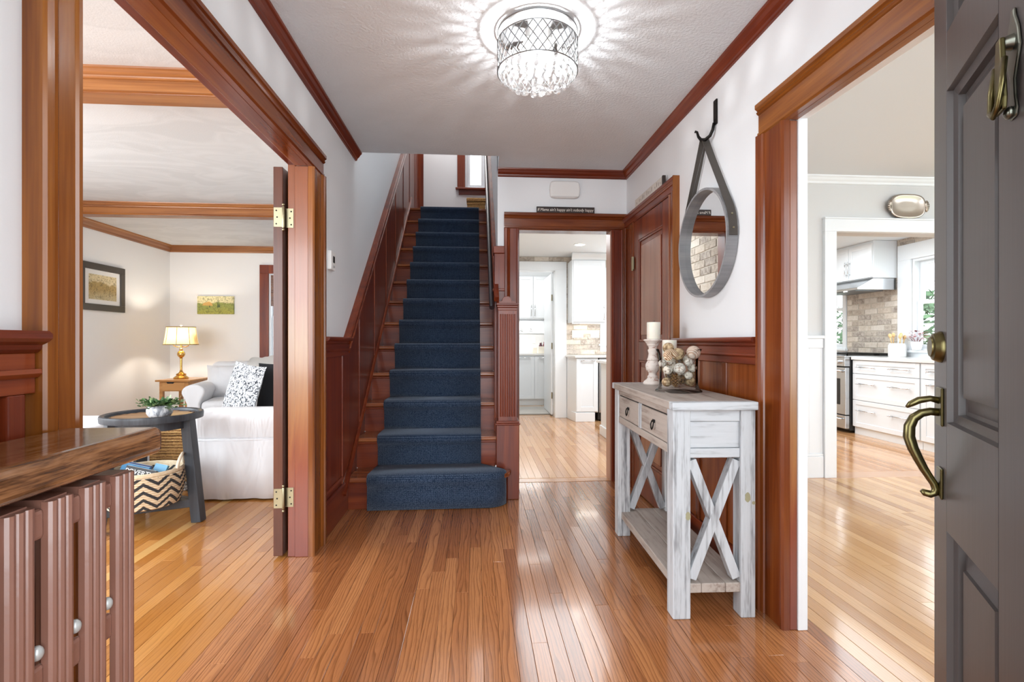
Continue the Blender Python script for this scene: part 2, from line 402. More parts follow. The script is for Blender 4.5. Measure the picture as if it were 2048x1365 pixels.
# ---------------------------------------------------------------- setting: walls, ceilings
def wallm(name, mt, *bs):
    m = MB()
    for b in bs: m.box(*b)
    return struct(m.build(name, mt))
XL, XR, YB, HC = -0.84, 1.17, 3.82, 2.4
OL0, OL1, OLZ = 1.10, 2.575, 1.962      # left opening
OR0, OR1, ORZ = 0.46, 1.79, 1.91         # right opening
wallm('wall_left', m_wall, (-0.94, XL, 0.05, OL0 - 0.02, 0, 2.45), (-0.94, XL, OL0 - 0.02, OL1 + 0.02, OLZ + 0.02, 2.45), (-0.94, XL, OL1 + 0.02, 7.4, 0, 5.0))
wallm('wall_right', m_wall, (XR, 1.21, 0.05, OR0 - 0.02, 0, 2.45), (XR, 1.21, OR0 - 0.02, OR1 + 0.012, ORZ + 0.02, 2.45), (XR, 1.21, OR1 + 0.012, 3.92, 0, 2.45))
DX0, DX1, DZ = 0.325, 1.046, 1.944       # doorway to kitchen
wallm('wall_back', m_wall, (0.165, DX0, YB, 3.93, 0, 2.45), (0.165, 0.2, YB, 3.93, 2.45, 5.0), (DX0, DX1, YB, 3.93, DZ, 2.45), (DX1, 1.21, YB, 3.93, 0, 2.45))
wallm('wall_stair_right', m_wall, (0.165, 0.2, 3.93, 7.4, 0, 5.0))
wallm('wall_stair_far', m_wall, (-0.95, -0.16, 7.3, 7.42, 0, 5.0), (-0.16, 0.2, 7.3, 7.42, 0, 3.31), (-0.16, 0.2, 7.3, 7.42, 4.5, 5.0))
wallm('wall_front', m_wall, (-0.95, -0.42, 0.05, 0.30, 0, 2.45), (0.66, 1.21, 0.05, 0.30, 0, 2.45), (-0.42, 0.66, 0.05, 0.30, 2.1, 2.45))
wallm('wall_stair_front', m_wall, (-0.95, 0.2, 3.43, 3.55, 2.66, 5.0))
struct(box('ceiling', m_ceil, (-0.95, 1.21, 0.05, 3.55, HC, 2.66))); struct(box('ceiling', m_ceil, (0.165, 1.21, 3.55, 3.93, HC, 2.66)))
struct(box('ceiling', m_ceil2, (-0.95, 0.2, 3.43, 7.42, 5.0, 5.1)))
struct(box('ceiling', m_ceilb, (-4.3, -0.95, -1.6, 7.3, HC, 2.5)))
struct(box('ceiling', m_ceil2, (1.21, 5.1, -0.5, 3.93, HC, 2.5)))
struct(box('ceiling', m_ceil2, (0.2, 5.1, 3.93, 7.2, 2.285, 2.4))); struct(box('ceiling', m_ceil2, (0.2, 2.2, 7.2, 9.3, 2.36, 2.45)))
# living room shell (unseen window openings added front and side to let light in)
wallm('wall_living_back', m_cream, (-4.3, -2.88, 7.2, 7.3, 0, HC), (-2.88, -1.9, 7.2, 7.3, 0, 0.8), (-2.88, -1.9, 7.2, 7.3, 2.03, HC), (-1.9, -0.95, 7.2, 7.3, 0, HC))
wallm('wall_living_left', m_cream, (-4.3, -4.2, -1.6, 0.9, 0, HC), (-4.3, -4.2, 0.9, 3.5, 0, 0.7), (-4.3, -4.2, 0.9, 3.5, 2.25, HC), (-4.3, -4.2, 3.5, 7.3, 0, HC))
wallm('wall_living_front', m_cream, (-4.3, -3.95, -1.6, -1.5, 0, HC), (-3.95, -1.25, -1.6, -1.5, 0, 0.65), (-3.95, -1.25, -1.6, -1.5, 2.3, HC), (-1.25, -0.9, -1.6, -1.5, 0, HC))
wallm('wall_living_right', m_cream, (-1.0, -0.95, -1.6, 1.05, 0, HC), (-0.949, -0.941, OL1 + 0.05, 7.3, 0, HC))
# dining room shell, with unseen window openings added for light
wallm('wall_dining', m_wallgrey, (1.21, 2.853, 3.8, 3.93, 0, HC), (2.853, 4.6, 3.8, 3.93, 1.955, HC), (4.6, 5.1, 3.8, 3.93, 0, HC))
wallm('wall_dining_right', m_wallgrey, (5.0, 5.1, -0.5, 0.7, 0, HC), (5.0, 5.1, 0.7, 3.1, 0, 0.65), (5.0, 5.1, 0.7, 3.1, 2.3, HC), (5.0, 5.1, 3.1, 3.8, 0, HC))
wallm('wall_dining_front', m_wallgrey, (1.21, 1.9, -0.5, -0.4, 0, HC), (1.9, 4.5, -0.5, -0.4, 0, 0.65), (1.9, 4.5, -0.5, -0.4, 2.3, HC), (4.5, 5.1, -0.5, -0.4, 0, HC))
# kitchen and pantry shell
KZ = 2.285
m_mortar = plain('pale mortar', (206, 198, 186), 0.85, bump=0.3, bscale=120, var=0.05)
wk = wallm('wall_kitchen_right', m_mortar, (5.0, 5.1, 3.93, 4.5, 0, KZ), (5.0, 5.1, 4.5, 5.40, 0, 0.98), (5.0, 5.1, 4.5, 5.40, 2.03, KZ), (5.0, 5.1, 5.40, 6.45, 0, KZ), (5.0, 5.1, 6.45, 6.95, 0, 0.98), (5.0, 5.1, 6.45, 6.95, 2.03, KZ), (5.0, 5.1, 6.95, 7.2, 0, KZ))
wb = wallm('wall_kitchen_back', m_mortar, (0.2, 0.42, 7.05, 7.2, 0, KZ), (0.42, 1.134, 7.05, 7.2, 2.10, KZ), (1.134, 5.1, 7.05, 7.2, 0, KZ))
wl = wallm('wall_kitchen_left', m_mortar, (0.2, 0.26, 3.93, 7.05, 0, KZ))
wallm('wall_pantry', m_wallgrey, (0.2, 2.2, 8.98, 9.1, 0, HC), (0.2, 0.3, 7.2, 8.98, 0, HC), (1.75, 1.85, 7.2, 8.98, 0, HC))

# whitewashed bricks, each a piece of its wall
BR = []
for i, c in enumerate([((196, 182, 166), (214, 204, 192)), ((164, 150, 136), (204, 194, 182)), ((206, 196, 184), (222, 214, 204)), ((146, 134, 124), (198, 188, 178))]):
    t = NT('whitewashed brick %s' % 'abcd'[i]); v = t.coord(rnd=9.0)
    t.set(Base_Color=t.ramp(t.noise(v, 26, 5, 0.7, 0.6), [(0.36, lin(*c[0])), (0.62, lin(*c[1]))]), Roughness=0.85); t.bump(t.noise(v, 90, 4, 0.6), 0.35, 0.004); BR.append(t.m)
def bricks(wall, plane, pos, sgn, u0, u1, z0, z1, seed, L=0.2, H=0.062, skip=None, mort=0.009):
    rg = random.Random(seed); row = 0; z = z0
    while z < z1 - 0.012:
        zt = min(z + H, z1); u = u0 - (0.5 * (L + mort) if row % 2 else 0) - rg.uniform(0, 0.012)
        while u < u1:
            a, b = max(u, u0), min(u + L, u1)
            if b - a > 0.02 and not (skip and skip(a, b, z, zt)):
                d = rg.uniform(0.004, 0.009); j = rg.uniform(-0.002, 0.002)
                p0, p1 = (pos, pos + sgn * d) if sgn > 0 else (pos - d, pos)
                bb = (p0, p1, a, b, z + j, zt + j) if plane == 'x' else (a, b, p0, p1, z + j, zt + j)
                box('brick', rg.choice(BR), bb, wall, 0.003, seg=1)
            u += L + mort
        z += H + mort; row += 1
bricks(wk, 'x', 5.0, -1, 5.59, 6.40, 0.935, 1.84, 1)
bricks(wk, 'x', 5.0, -1, 4.75, 5.58, 2.19, KZ, 2)
bricks(wk, 'x', 5.0, -1, 4.75, 5.50, 0.925, 0.978, 4)
bricks(wb, 'y', 7.05, -1, 1.285, 1.86, 0.90, 1.42, 3)
bricks(wb, 'y', 7.05, -1, 1.285, 1.365, 1.42, 2.22, 5)
bricks(wb, 'y', 7.05, -1, 0.42, 1.365, 2.222, KZ, 6)
bricks(wl, 'x', 0.26, 1, 4.0, 6.0, 1.25, KZ, 7)
# ---------------------------------------------------------------- setting: trim
def casing_prof(w):
    return [(0,0),(0,.022),(.006,.03),(.015,.03),(.019,.025),(w-.046,.025),(w-.043,.031),(w-.036,.035),(w-.030,.031),(w-.026,.034),(w-.021,.041),(w-.005,.041),(w,.036),(w,0)]
def casing(parent, N, U, base, u0, u1, zt, wl, wr, wh, mv, mh, z0=0.0, bead=True, lname='side_casing'):
    N = Vector(N); U = Vector(U); base = Vector(base); Z = Vector((0, 0, 1))
    if wl: MB().sweep(casing_prof(wl), (base + U*u0 + Z*z0, -U, N), (base + U*u0 + Z*(zt), -U, N)).build(lname, mv, parent)
    if wr: MB().sweep(casing_prof(wr), (base + U*u1 + Z*z0, U, N), (base + U*u1 + Z*(zt), U, N)).build(lname, mv, parent)
    MB().sweep(casing_prof(wh), (base + U*(u0-wl) + Z*zt, Z, N), (base + U*(u1+wr) + Z*zt, Z, N)).build('head_casing', mh, parent)
CROWN = [(0,0),(0,.046),(.010,.044),(.016,.036),(.030,.028),(.042,.016),(.050,.014),(.056,.010),(.058,0)]
def crown(name, mt, p, q, N, parent=None, sc=1.0):
    Zd = Vector((0, 0, -1)); N = Vector(N)
    o = MB().sweep([(a*sc, b*sc) for a, b in CROWN], (p, Zd, N), (q, Zd, N)).build(name, mt, parent)
    return struct(o) if parent is None else o
HNY = [(100, 57, 28), (134, 82, 42), (156, 101, 55), (172, 120, 70)]
m_hnyx = wood('honey fir across', HNY, 'x'); m_hnyy = wood('honey fir along', HNY, 'y')
# left opening
t1 = semp('trim_1')
casing(t1, (1,0,0), (0,1,0), (XL,0,0), OL0, OL1, OLZ, 0.11, 0.172, 0.118, m_ambz, m_mixy)
box('jamb', m_jamb, (-0.905, XL, OL1, OL1 + 0.02, 0, OLZ), t1, 0.003)
box('jamb_rabbet', m_jamb, (-0.942, -0.905, OL1 + 0.007, OL1 + 0.03, 0, OLZ + 0.015), t1, 0.003)
box('jamb', m_ambz, (-0.942, XL, OL0 - 0.02, OL0, 0, OLZ), t1, 0.003)
box('head_jamb', m_mixy, (-0.905, XL, OL0, OL1, OLZ, OLZ + 0.02), t1, 0.003)
box('head_stop', m_redy, (-0.942, -0.905, OL0, OL1 + 0.02, OLZ + 0.007, OLZ + 0.03), t1, 0.003)
# right opening
t2 = semp('trim_2')
casing(t2, (-1,0,0), (0,1,0), (XR,0,0), OR0, OR1, ORZ, 0.13, 0.165, 0.134, m_mixz, m_amby)
box('jamb', m_jamb, (XR, 1.20, OR1, OR1 + 0.02, 0, ORZ), t2, 0.003)
box('head_jamb', m_amby, (XR, 1.20, OR0, OR1, ORZ, ORZ + 0.02), t2, 0.003)
box('jamb', m_ambz, (XR, 1.20, OR0 - 0.02, OR0, 0, ORZ), t2, 0.003)
box('white_side_casing', m_trim, (1.20, 1.237, OR1 - 0.006, OR1 + 0.12, 0, ORZ + 0.12), t2, 0.003)
box('white_head_casing', m_trim, (1.20, 1.237, OR0, OR1 - 0.006, ORZ + 0.004, ORZ + 0.12), t2, 0.003)
# doorway to the kitchen
t3 = semp('trim_3')
casing(t3, (0,-1,0), (1,0,0), (0,YB,0), DX0, DX1, DZ, 0.112, 0.115, 0.122, m_redz, m_mixx)
m_jambpale = wood('pale rubbed jamb', [(150, 108, 92), (176, 132, 112), (190, 150, 130)], 'z', 0.3)
box('jamb', m_redz, (DX0 - 0.002, DX0 + 0.006, YB, 3.94, 0, DZ), t3, 0.002)
box('jamb', m_jambpale, (DX1 - 0.006, DX1 + 0.002, YB, 3.94, 0, DZ), t3, 0.002)
box('head_jamb', m_mixx, (DX0, DX1, YB, 3.94, DZ - 0.006, DZ + 0.002), t3, 0.002)
struct(MB().tube([(XR - 0.012, YB - 0.012, 0), (XR - 0.012, YB - 0.012, 2.06)], 0.012, 8).build('trim_4', m_redz, smooth=40))
# crown mouldings of the hall
crown('trim_5', m_redy, (XR, 0.3, HC), (XR, YB, HC), (-1, 0, 0))
crown('trim_6', m_redx, (0.166, YB, HC), (XR, YB, HC), (0, -1, 0))
crown('trim_7', m_redy, (XL, 0.3, HC), (XL, 3.56, HC), (1, 0, 0))
# living room crown and ceiling beams
crown('trim_8', m_hnyx, (-4.2, 7.2, HC), (-0.98, 7.2, HC), (0, -1, 0), sc=1.5)
crown('trim_9', m_hnyy, (-4.2, -1.5, HC), (-4.2, 7.2, HC), (1, 0, 0), sc=1.5)
for i, y in enumerate((2.56, 4.99)):
    b = semp('beam'); z = 2.285
    MB().box(-4.2, -0.98, y, y + 0.12, z, HC).build('beam_body', m_hnyx, b, 0.004)
    MB().sweep([(a*.8, c) for a, c in CROWN], ((-4.2, y, HC), (0,0,-1), (0,-1,0)), ((-0.98, y, HC), (0,0,-1), (0,-1,0))).build('beam_moulding', m_hnyx, b)
    MB().box(-4.2, -0.98, y - 0.006, y, z + 0.0, z + 0.014).build('beam_bead', m_ambx, b, 0.003)
# wainscot of the hall: left near, left of the stairs, right wall
def cap_y(parent, x, s, y0, y1, z=1.10, mt=m_redy, end=True):
    prof = [(0, 0), (0, .050), (-.006, .056), (-.014, .056), (-.020, .050), (-.026, .038), (-.034, .036), (-.040, .030), (-.040, 0)]
    MB().sweep(prof, ((x, y0, z), (0,0,1), (s,0,0)), ((x, y1, z), (0,0,1), (s,0,0))).build('cap_rail', mt, parent)
    MB().box(*sorted((x, x + s*.026)), y0, y1, z - .115, z - .04).build('frieze_rail', mt, parent, 0.002)
    MB().sweep([(0, 0), (0, .036), (-.008, .038), (-.016, .030), (-.016, 0)], ((x, y0, z - .07), (0,0,1), (s,0,0)), ((x, y1, z - .07), (0,0,1), (s,0,0))).build('bead_rail', mt, parent) if end else None
t10 = semp('trim_10')
cap_y(t10, XL, 1, 0.30, OL0 - 0.112)
for a, b in ((0.31, 0.52), (0.53, 0.74), (0.75, 0.93)): box('panel', m_redz, (XL, XL + 0.016, a, b, 0.02, 0.985), t10, 0.004)
for a in (0.525, 0.745, 0.95): box('batten', m_redz, (XL, XL + 0.026, a - 0.018, a + 0.018, 0.0, 0.985), t10, 0.003)
t11 = semp('trim_11')
WY0, WY1 = OR1 + 0.168, 2.80
cap_y(t11, XR, -1, WY0, WY1 - 0.002)
for a, b in ((1.96, 2.24), (2.245, 2.52), (2.525, 2.797)): box('panel', m_mixz, (XR - 0.014, XR, a, b, 0.16, 0.985), t11, 0.004)
for a in (2.2425, 2.5225): box('batten', m_mixz, (XR - 0.024, XR, a - 0.02, a + 0.02, 0.16, 0.985), t11, 0.003)
box('base_rail', m_redy, (XR - 0.026, XR, WY0, WY1 - 0.002, 0, 0.16), t11, 0.004)
# wainscot climbing the left of the stairs
R_, T_, Y0_ = 0.209, 0.2436, 3.25
SL = R_ / T_
nose = lambda y: R_ + (y - Y0_) * SL
t12 = semp('trim_12')
capz = lambda y: 1.085 + max(0, y - 3.27) * SL
ys = [2.765, 3.15, 3.60, 4.13, 4.66, 5.20, 5.74, 6.28, 6.82, 7.3]
for i in range(len(ys) - 1):
    a, b = ys[i] + 0.004, ys[i + 1] - 0.004
    lo = lambda y: 0.19 if y < 3.2 else max(0.19, min(nose(y) - 0.02, 2.72))
    pts = [(a, lo(a)), (b, lo(b)), (b, capz(b) - 0.01)] + ([(3.27, capz(3.27) - 0.01)] if a < 3.27 < b else []) + [(a, capz(a) - 0.01)]
    MB().prism(pts, 'x', XL, XL + 0.016).build('panel', m_redz, t12, 0.003)
for y in ys[1:-1]:
    lo = 0.19 if y < 3.2 else min(nose(y) - 0.02, 2.72)
    MB().tube([(XL + 0.016, y, lo), (XL + 0.016, y, capz(y) - 0.09)], 0.007, 6).build('batten', m_redz, t12, smooth=40)
MB().box(XL, XL + 0.026, 2.752, 2.775, 0, 1.05).build('batten', m_redz, t12, 0.004)
MB().box(XL, XL + 0.022, 2.765, 3.24, 0.0, 0.19).build('base_rail', m_redy, t12, 0.004)
MB().sweep([(0,0),(.016,0),(.016,.012),(.008,.02),(0,.02)], ((XL + .016, 2.775, .185), (1,0,0), (0,0,1)), ((XL + .016, 3.17, .185), (1,0,0), (0,0,1))).build('bead_rail', m_redy, t12)
MB().sweep([(0,0),(.014,0),(.014,.010),(.006,.016),(0,.016)], ((XL + .016, 2.775, .235), (1,0,0), (0,0,1)), ((XL + .016, 3.14, .235), (1,0,0), (0,0,1))).build('bead_rail', m_redy, t12)
cap_y(t12, XL, 1, 2.752, 3.275, 1.108)
up = Vector((0, -SL, 1)).normalized(); ye = 7.29
p0 = Vector((XL, 3.262, 1.065)); p1 = Vector((XL, ye, 1.065 + (ye - 3.262) * SL))
MB().sweep([(0,0),(.030,0),(.040,.008),(.044,.02),(.044,.034),(.036,.044),(0,.044)], (p0, (1,0,0), up), (p1, (1,0,0), up)).build('sloped_cap', m_redy, t12)
MB().sweep([(0,0),(.022,0),(.026,.006),(.026,.014),(.020,.02),(0,.02)], (p0 - up*0.075, (1,0,0), up), (p1 - up*0.075, (1,0,0), up)).build('sloped_bead', m_redy, t12)
# the stair side of the right wall and the end post by the doorway
t13 = semp('trim_13')
pts = [(3.57, 0.0), (3.57, 1.34), (7.28, 1.34 + (7.28 - 3.57) * SL), (7.28, 0)]
for a, b in ((3.572, 4.2), (4.206, 4.9), (4.906, 5.6), (5.606, 6.3), (6.306, 7.28)):
    MB().prism([(a, max(0, nose(a) - 0.3)), (b, nose(b) - 0.3), (b, 1.34 + (b - 3.57)*SL), (a, 1.34 + (a - 3.57)*SL)], 'x', 0.150, 0.1645).build('panel', m_redz, t13, 0.003)
p0 = Vector((0.165, 3.60, 1.37)); p1 = Vector((0.165, 7.28, 1.37 + 3.68 * SL))
MB().sweep([(0,0),(.030,0),(.036,.010),(.036,.03),(.028,.04),(0,.04)], (p0, (-1,0,0), up), (p1, (-1,0,0), up)).build('sloped_cap', m_redy, t13)
MB().box(0.136, 0.2125, 3.70, 3.819, 0, 1.735).build('end_post', m_redz, t13, 0.004)
MB().box(0.128, 0.2125, 3.692, 3.819, 1.735, 1.79).build('post_cap', m_redx, t13, 0.006)
MB().box(0.124, 0.2125, 3.69, 3.819, 1.455, 1.475).build('post_bead', m_redx, t13, 0.005)
# corner post of the landing
struct(box('trim_14', m_redz, (-0.838, -0.755, 7.262, 7.299, 2.72, 4.98), bevel=0.004))
# dining room: crown, wainscot, casing of the kitchen opening
crown('trim_15', m_trim, (1.21, 3.8, HC), (5.0, 3.8, HC), (0, -1, 0), sc=1.05)
t16 = semp('trim_16')
box('cap_rail', m_trim, (1.24, 2.752, 3.765, 3.8, 1.105, 1.13), t16, 0.004)
for a, b in ((1.25, 1.98), (1.985, 2.50), (2.64, 2.752)): box('panel', m_trim, (a, b, 3.79, 3.8, 0.19, 1.03), t16, 0.002)
box('top_rail', m_trim, (1.24, 2.752, 3.782, 3.8, 1.03, 1.105), t16, 0.003); box('stile', m_trim, (2.505, 2.635, 3.782, 3.8, 0.19, 1.03), t16, 0.003)
box('baseboard', m_trim, (1.24, 2.752, 3.778, 3.8, 0.0, 0.17), t16, 0.003); box('base_cap', m_trim, (1.24, 2.752, 3.782, 3.8, 0.17, 0.19), t16, 0.004)
t17 = semp('trim_17')
box('side_casing', m_trim, (2.755, 2.853, 3.768, 3.93, 0, 1.957), t17, 0.003); box('side_casing', m_trim, (4.6, 4.7, 3.768, 3.93, 0, 1.957), t17, 0.003)
box('head_casing', m_trim, (2.755, 4.7, 3.768, 3.93, 1.957, 2.056), t17, 0.003); box('head_cap', m_trim, (2.75, 4.705, 3.76, 3.8, 2.056, 2.068), t17, 0.003)
# pantry doorway
t18 = semp('trim_18')
box('side_casing', m_trim, (1.13, 1.282, 7.02, 7.05, 0, 2.10), t18, 0.003); box('jamb', m_trim, (1.118, 1.134, 7.02, 7.2, 0, 2.10), t18, 0.003)
box('head_casing', m_trim, (0.30, 1.282, 7.02, 7.05, 2.10, 2.215), t18, 0.003); box('side_casing', m_trim, (0.30, 0.43, 7.02, 7.05, 0, 2.10), t18, 0.003); box('head_jamb', m_trim, (0.42, 1.134, 7.02, 7.2, 2.088, 2.10), t18, 0.003)

# ---------------------------------------------------------------- setting: windows
def sash_window(name, plane, pos, out, u0, u1, z0, z1, zm, mt, cas=0.0, cmt=None, cols=2, sill=True, deep=0.09):
    """double hung window: casing, stool, apron, two sashes with muntins, panes. u runs in the wall"""
    w = semp(name)
    def bx(n, u_a, u_b, d_a, d_b, za, zb, m, par=w, bev=0.003):
        a, b = sorted((pos + out * d_a, pos + out * d_b))
        return box(n, m, (a, b, u_a, u_b, za, zb) if plane == 'x' else (u_a, u_b, a, b, za, zb), par, bev)
    if cas:
        bx('side_casing', u0 - cas, u0, -0.022, 0, z0, z1, cmt); bx('side_casing', u1, u1 + cas, -0.022, 0, z0, z1, cmt); bx('head_casing', u0 - cas, u1 + cas, -0.022, 0, z1, z1 + cas, cmt)
    if sill:
        bx('stool', u0 - cas - 0.02, u1 + cas + 0.02, -0.05, 0.02, z0 - 0.028, z0, cmt or mt); bx('apron', u0 - cas, u1 + cas, -0.018, 0, z0 - 0.11, z0 - 0.028, cmt or mt)
    for a, b, c, d in ((u0, u0 + 0.03, z0, z1), (u1 - 0.03, u1, z0, z1), (u0 + 0.03, u1 - 0.03, z1 - 0.03, z1), (u0 + 0.03, u1 - 0.03, z0, z0 + 0.02)): bx('frame', a, b, 0.0, deep, c, d, mt)
    for k, (za, zb, d) in enumerate(((z0 + 0.02, zm + 0.02, 0.035), (zm - 0.02, z1 - 0.03, 0.065))):
        s = bx('sash', u0 + 0.03, u0 + 0.075, d, d + 0.03, za, zb, mt)
        a, b = u0 + 0.03, u1 - 0.03
        bx('stile', b - 0.045, b, d, d + 0.03, za, zb, mt, s); bx('rail', a + .045, b - .045, d, d + 0.03, za, za + 0.045, mt, s); bx('rail', a + .045, b - .045, d, d + 0.03, zb - 0.04, zb, mt, s)
        for c in range(1, cols):
            uc = a + (b - a) * c / cols; bx('muntin', uc - 0.009, uc + 0.009, d + 0.004, d + 0.026, za + .045, zb - .04, mt, s, 0)
        zc = (za + zb) / 2; bx('muntin', a + .045, b - .045, d + 0.004, d + 0.026, zc - 0.009, zc + 0.009, mt, s, 0)
        bx('pane', a + .04, b - .04, d + 0.013, d + 0.017, za + .04, zb - .035, m_pane, s, 0)
    return w
sash_window('window_1', 'x', 5.0, 1, 4.55, 5.40, 0.985, 2.03, 1.53, m_trim, 0.18, m_trim)
sash_window('window_2', 'x', 5.0, 1, 6.47, 6.93, 0.985, 2.03, 1.53, m_trim, 0.06, m_trim)
sash_window('window_3', 'y', 7.3, 1, -0.16, 0.15, 3.31, 4.5, 4.3, m_trim, 0.0, m_redx, cols=1, sill=False)
w3 = bpy.data.objects['window_3']
box('side_casing', m_redz, (-0.27, -0.16, 7.27, 7.3, 3.31, 4.6), w3, 0.004); box('stool', m_redx, (-0.295, 0.16, 7.245, 7.3, 3.285, 3.312), w3, 0.005); box('apron', m_redx, (-0.25, 0.16, 7.275, 7.3, 3.215, 3.285), w3, 0.005)
sash_window('window_4', 'y', 7.2, 1, -2.88, -1.9, 0.8, 2.03, 1.42, m_trim, 0.12, m_redz)
# garden beyond the kitchen windows
tg = NT('mixed green foliage'); tg.set(Base_Color=tg.ramp(tg.noise(tg.coord(), 7, 3), [(0.3, lin(40, 72, 42)), (0.6, lin(84, 118, 82)), (0.8, lin(140, 164, 130))]), Roughness=0.7); m_bush = tg.m  # leaf greens vary by noise
def bush(name, label, c, r, h, n, seed):
    rg = random.Random(seed); t = thing(name, label, 'bush', (c[0], c[1], 0)); m = MB()
    for i in range(n):
        a = rg.uniform(0, 2*PI); e = math.acos(rg.uniform(-1, 1)); rr = r * rg.uniform(0.65, 1.0)
        p = Vector((c[0] + rr*math.sin(e)*math.cos(a), c[1] + rr*math.sin(e)*math.sin(a), max(0.1, h*0.5 + h*0.5*math.cos(e)*rg.uniform(0.8, 1.05))))
        d = Vector((rg.uniform(-1,1), rg.uniform(-1,1), rg.uniform(-1,1))).normalized(); q = d.orthogonal().normalized(); s = rg.uniform(0.05, 0.1)
        m.add([p - d*s, p + q*s*0.5, p + d*s, p - q*s*0.5], [(0,1,2,3)])
    o = m.build('foliage', m_bush, t); o['kind'] = 'stuff'
    MB().tube([(c[0], c[1], -0.05), (c[0] + 0.05, c[1], h*0.35), (c[0], c[1] + 0.05, h*0.65)], [0.05, 0.04, 0.02], 7).build('trunk', plain('bark', (96, 80, 64), 0.9), t, smooth=True)
    for j in range(5):
        a = j * 1.256; MB().tube([(c[0], c[1], h*0.3), (c[0] + r*.5*math.cos(a), c[1] + r*.5*math.sin(a), h*0.75)], [0.03, 0.012], 6).build('branch', bpy.data.materials['bark'], t, smooth=True)
bush('garden_bush', 'pale green bush seen through the kitchen window beside the brick wall', (7.0, 7.35), 1.15, 1.85, 2600, 3)
bush('garden_bush', 'pale green bush seen through the narrow window behind the stove', (7.1, 9.7), 1.1, 1.75, 2200, 4)
struct(box('ground', plain('garden ground', (150, 160, 130), 0.9), (5.1, 30, -6, 24, -0.4, -0.06)))
# ---------------------------------------------------------------- staircase and runner
st = thing('staircase', 'red mahogany staircase climbing straight up beside the wainscot to a landing', 'staircase', (-0.33, 3.25, 0))
m_tread = wood('worn tread', [(96, 44, 24), (134, 72, 38), (164, 102, 60)], 'x', 0.22)
NS = 13
def arc(c, r0, r1, a0, a1, n): return [(c[0] + r0*math.cos(a0 + (a1-a0)*i/n), c[1] + r1*math.sin(a0 + (a1-a0)*i/n)) for i in range(n + 1)]
step1 = [(-0.822, 3.535), (-0.822, Y0_)] + [(-0.02, Y0_)] + arc((0.10, 3.385), 0.135, 0.13, -PI/2, -0.15, 7)[1:] + [(0.24, 3.409), (0.135, 3.409), (0.135, 3.535)]
MB().prism(step1, 'z', R_ - 0.03, R_).build('tread', m_tread, st, 0.008)
step1r = [(-0.822, 3.535), (-0.822, Y0_ + 0.03)] + [(-0.02, Y0_ + 0.03)] + arc((0.09, 3.395), 0.125, 0.112, -PI/2, -0.15, 7)[1:] + [(0.218, 3.409), (0.135, 3.409), (0.135, 3.535)]
MB().prism(step1r, 'z', 0.0, R_ - 0.03).build('riser', m_redx, st, 0.003)
for k in range(2, NS + 1):
    y = Y0_ + (k - 1) * T_; z = k * R_
    MB().box(-0.822, 0.152, y + 0.03, y + 0.05, z - R_, z - 0.028).build('riser', m_redx, st)
    if k < NS: MB().box(-0.822, 0.152, y, y + T_ + 0.048, z - 0.028, z).build('tread', m_tread, st, 0.009)
    else: MB().box(-0.838, 0.163, y, 7.295, z - 0.028, z).build('landing', m_tread, st, 0.009)
    MB().box(-0.822, 0.152, y + 0.016, y + 0.03, z - 0.046, z - 0.029).build('nosing_cove', m_redx, st, 0.006)
pts = [(2.95, 0.0)] ; a, b = 3.17, 6.35
MB().prism([(a, 0.0), (a, nose(a) - 0.02), (b, nose(b) - 0.02), (b, nose(b) - 0.6), (3.9, 0.0)], 'x', XL + 0.001, XL + 0.020).build('skirt_board', m_redz, st)
MB().sweep([(0,0),(.016,0),(.020,.006),(.020,.014),(.014,.022),(0,.022)], ((XL + .018, a, nose(a) - .02), (1,0,0), up), ((XL + .018, 6.4, nose(6.4) - .02), (1,0,0), up)).build('skirt_moulding', m_redy, st)
MB().prism([(3.58, 0.0), (3.58, nose(3.58) + 0.05), (6.3, nose(6.3) + 0.05), (6.3, nose(6.3) - 0.6), (4.2, 0.0)], 'x', 0.1505, 0.1645).build('stringer', m_redz, st)
# newel
nw = MB().box(0.139, 0.294, 3.41, 3.565, 0, 0.51).build('newel_post', m_redz, st, 0.004)
MB().box(0.131, 0.302, 3.402, 3.573, 0.51, 0.522).box(0.137, 0.296, 3.408, 3.567, 0.522, 0.537).build('base_moulding', m_redx, nw, 0.004)
fw = 0.127; x0 = 0.153; n = 7
pf = [(x0, 3.55), (x0, 3.424)]
for i in range(n):
    c = x0 + 0.016 + i * (fw - 0.032) / (n - 1); r = 0.0058
    pf += [(c - r, 3.424), (c - r * 0.6, 3.4285), (c, 3.430), (c + r * 0.6, 3.4285), (c + r, 3.424)]
pf += [(x0 + fw, 3.424), (x0 + fw, 3.55)]
MB().prism(pf, 'z', 0.565, 1.27).build('fluted_shaft', m_redz, nw)
MB().box(x0, x0 + fw, 3.424, 3.55, 0.537, 0.565).build('shaft_block', m_redz, nw); MB().box(x0, x0 + fw, 3.424, 3.55, 1.27, 1.30).build('shaft_block', m_redz, nw)
MB().box(0.149, 0.284, 3.420, 3.555, 1.295, 1.315).box(0.145, 0.288, 3.416, 3.559, 1.315, 1.330).box(0.140, 0.293, 3.411, 3.564, 1.330, 1.345).build('cap_moulding', m_redx, nw, 0.004)
MB().prism([(0.155, 1.345), (0.278, 1.345), (0.272, 1.36)] + [(0.214 + 0.034*math.cos(PI*i/12), 1.365 + 0.033*math.sin(PI*i/12)) for i in range(13)] + [(0.160, 1.36)], 'y', 3.47, 3.52).build('half_round_crest', m_redx, nw, 0.003)
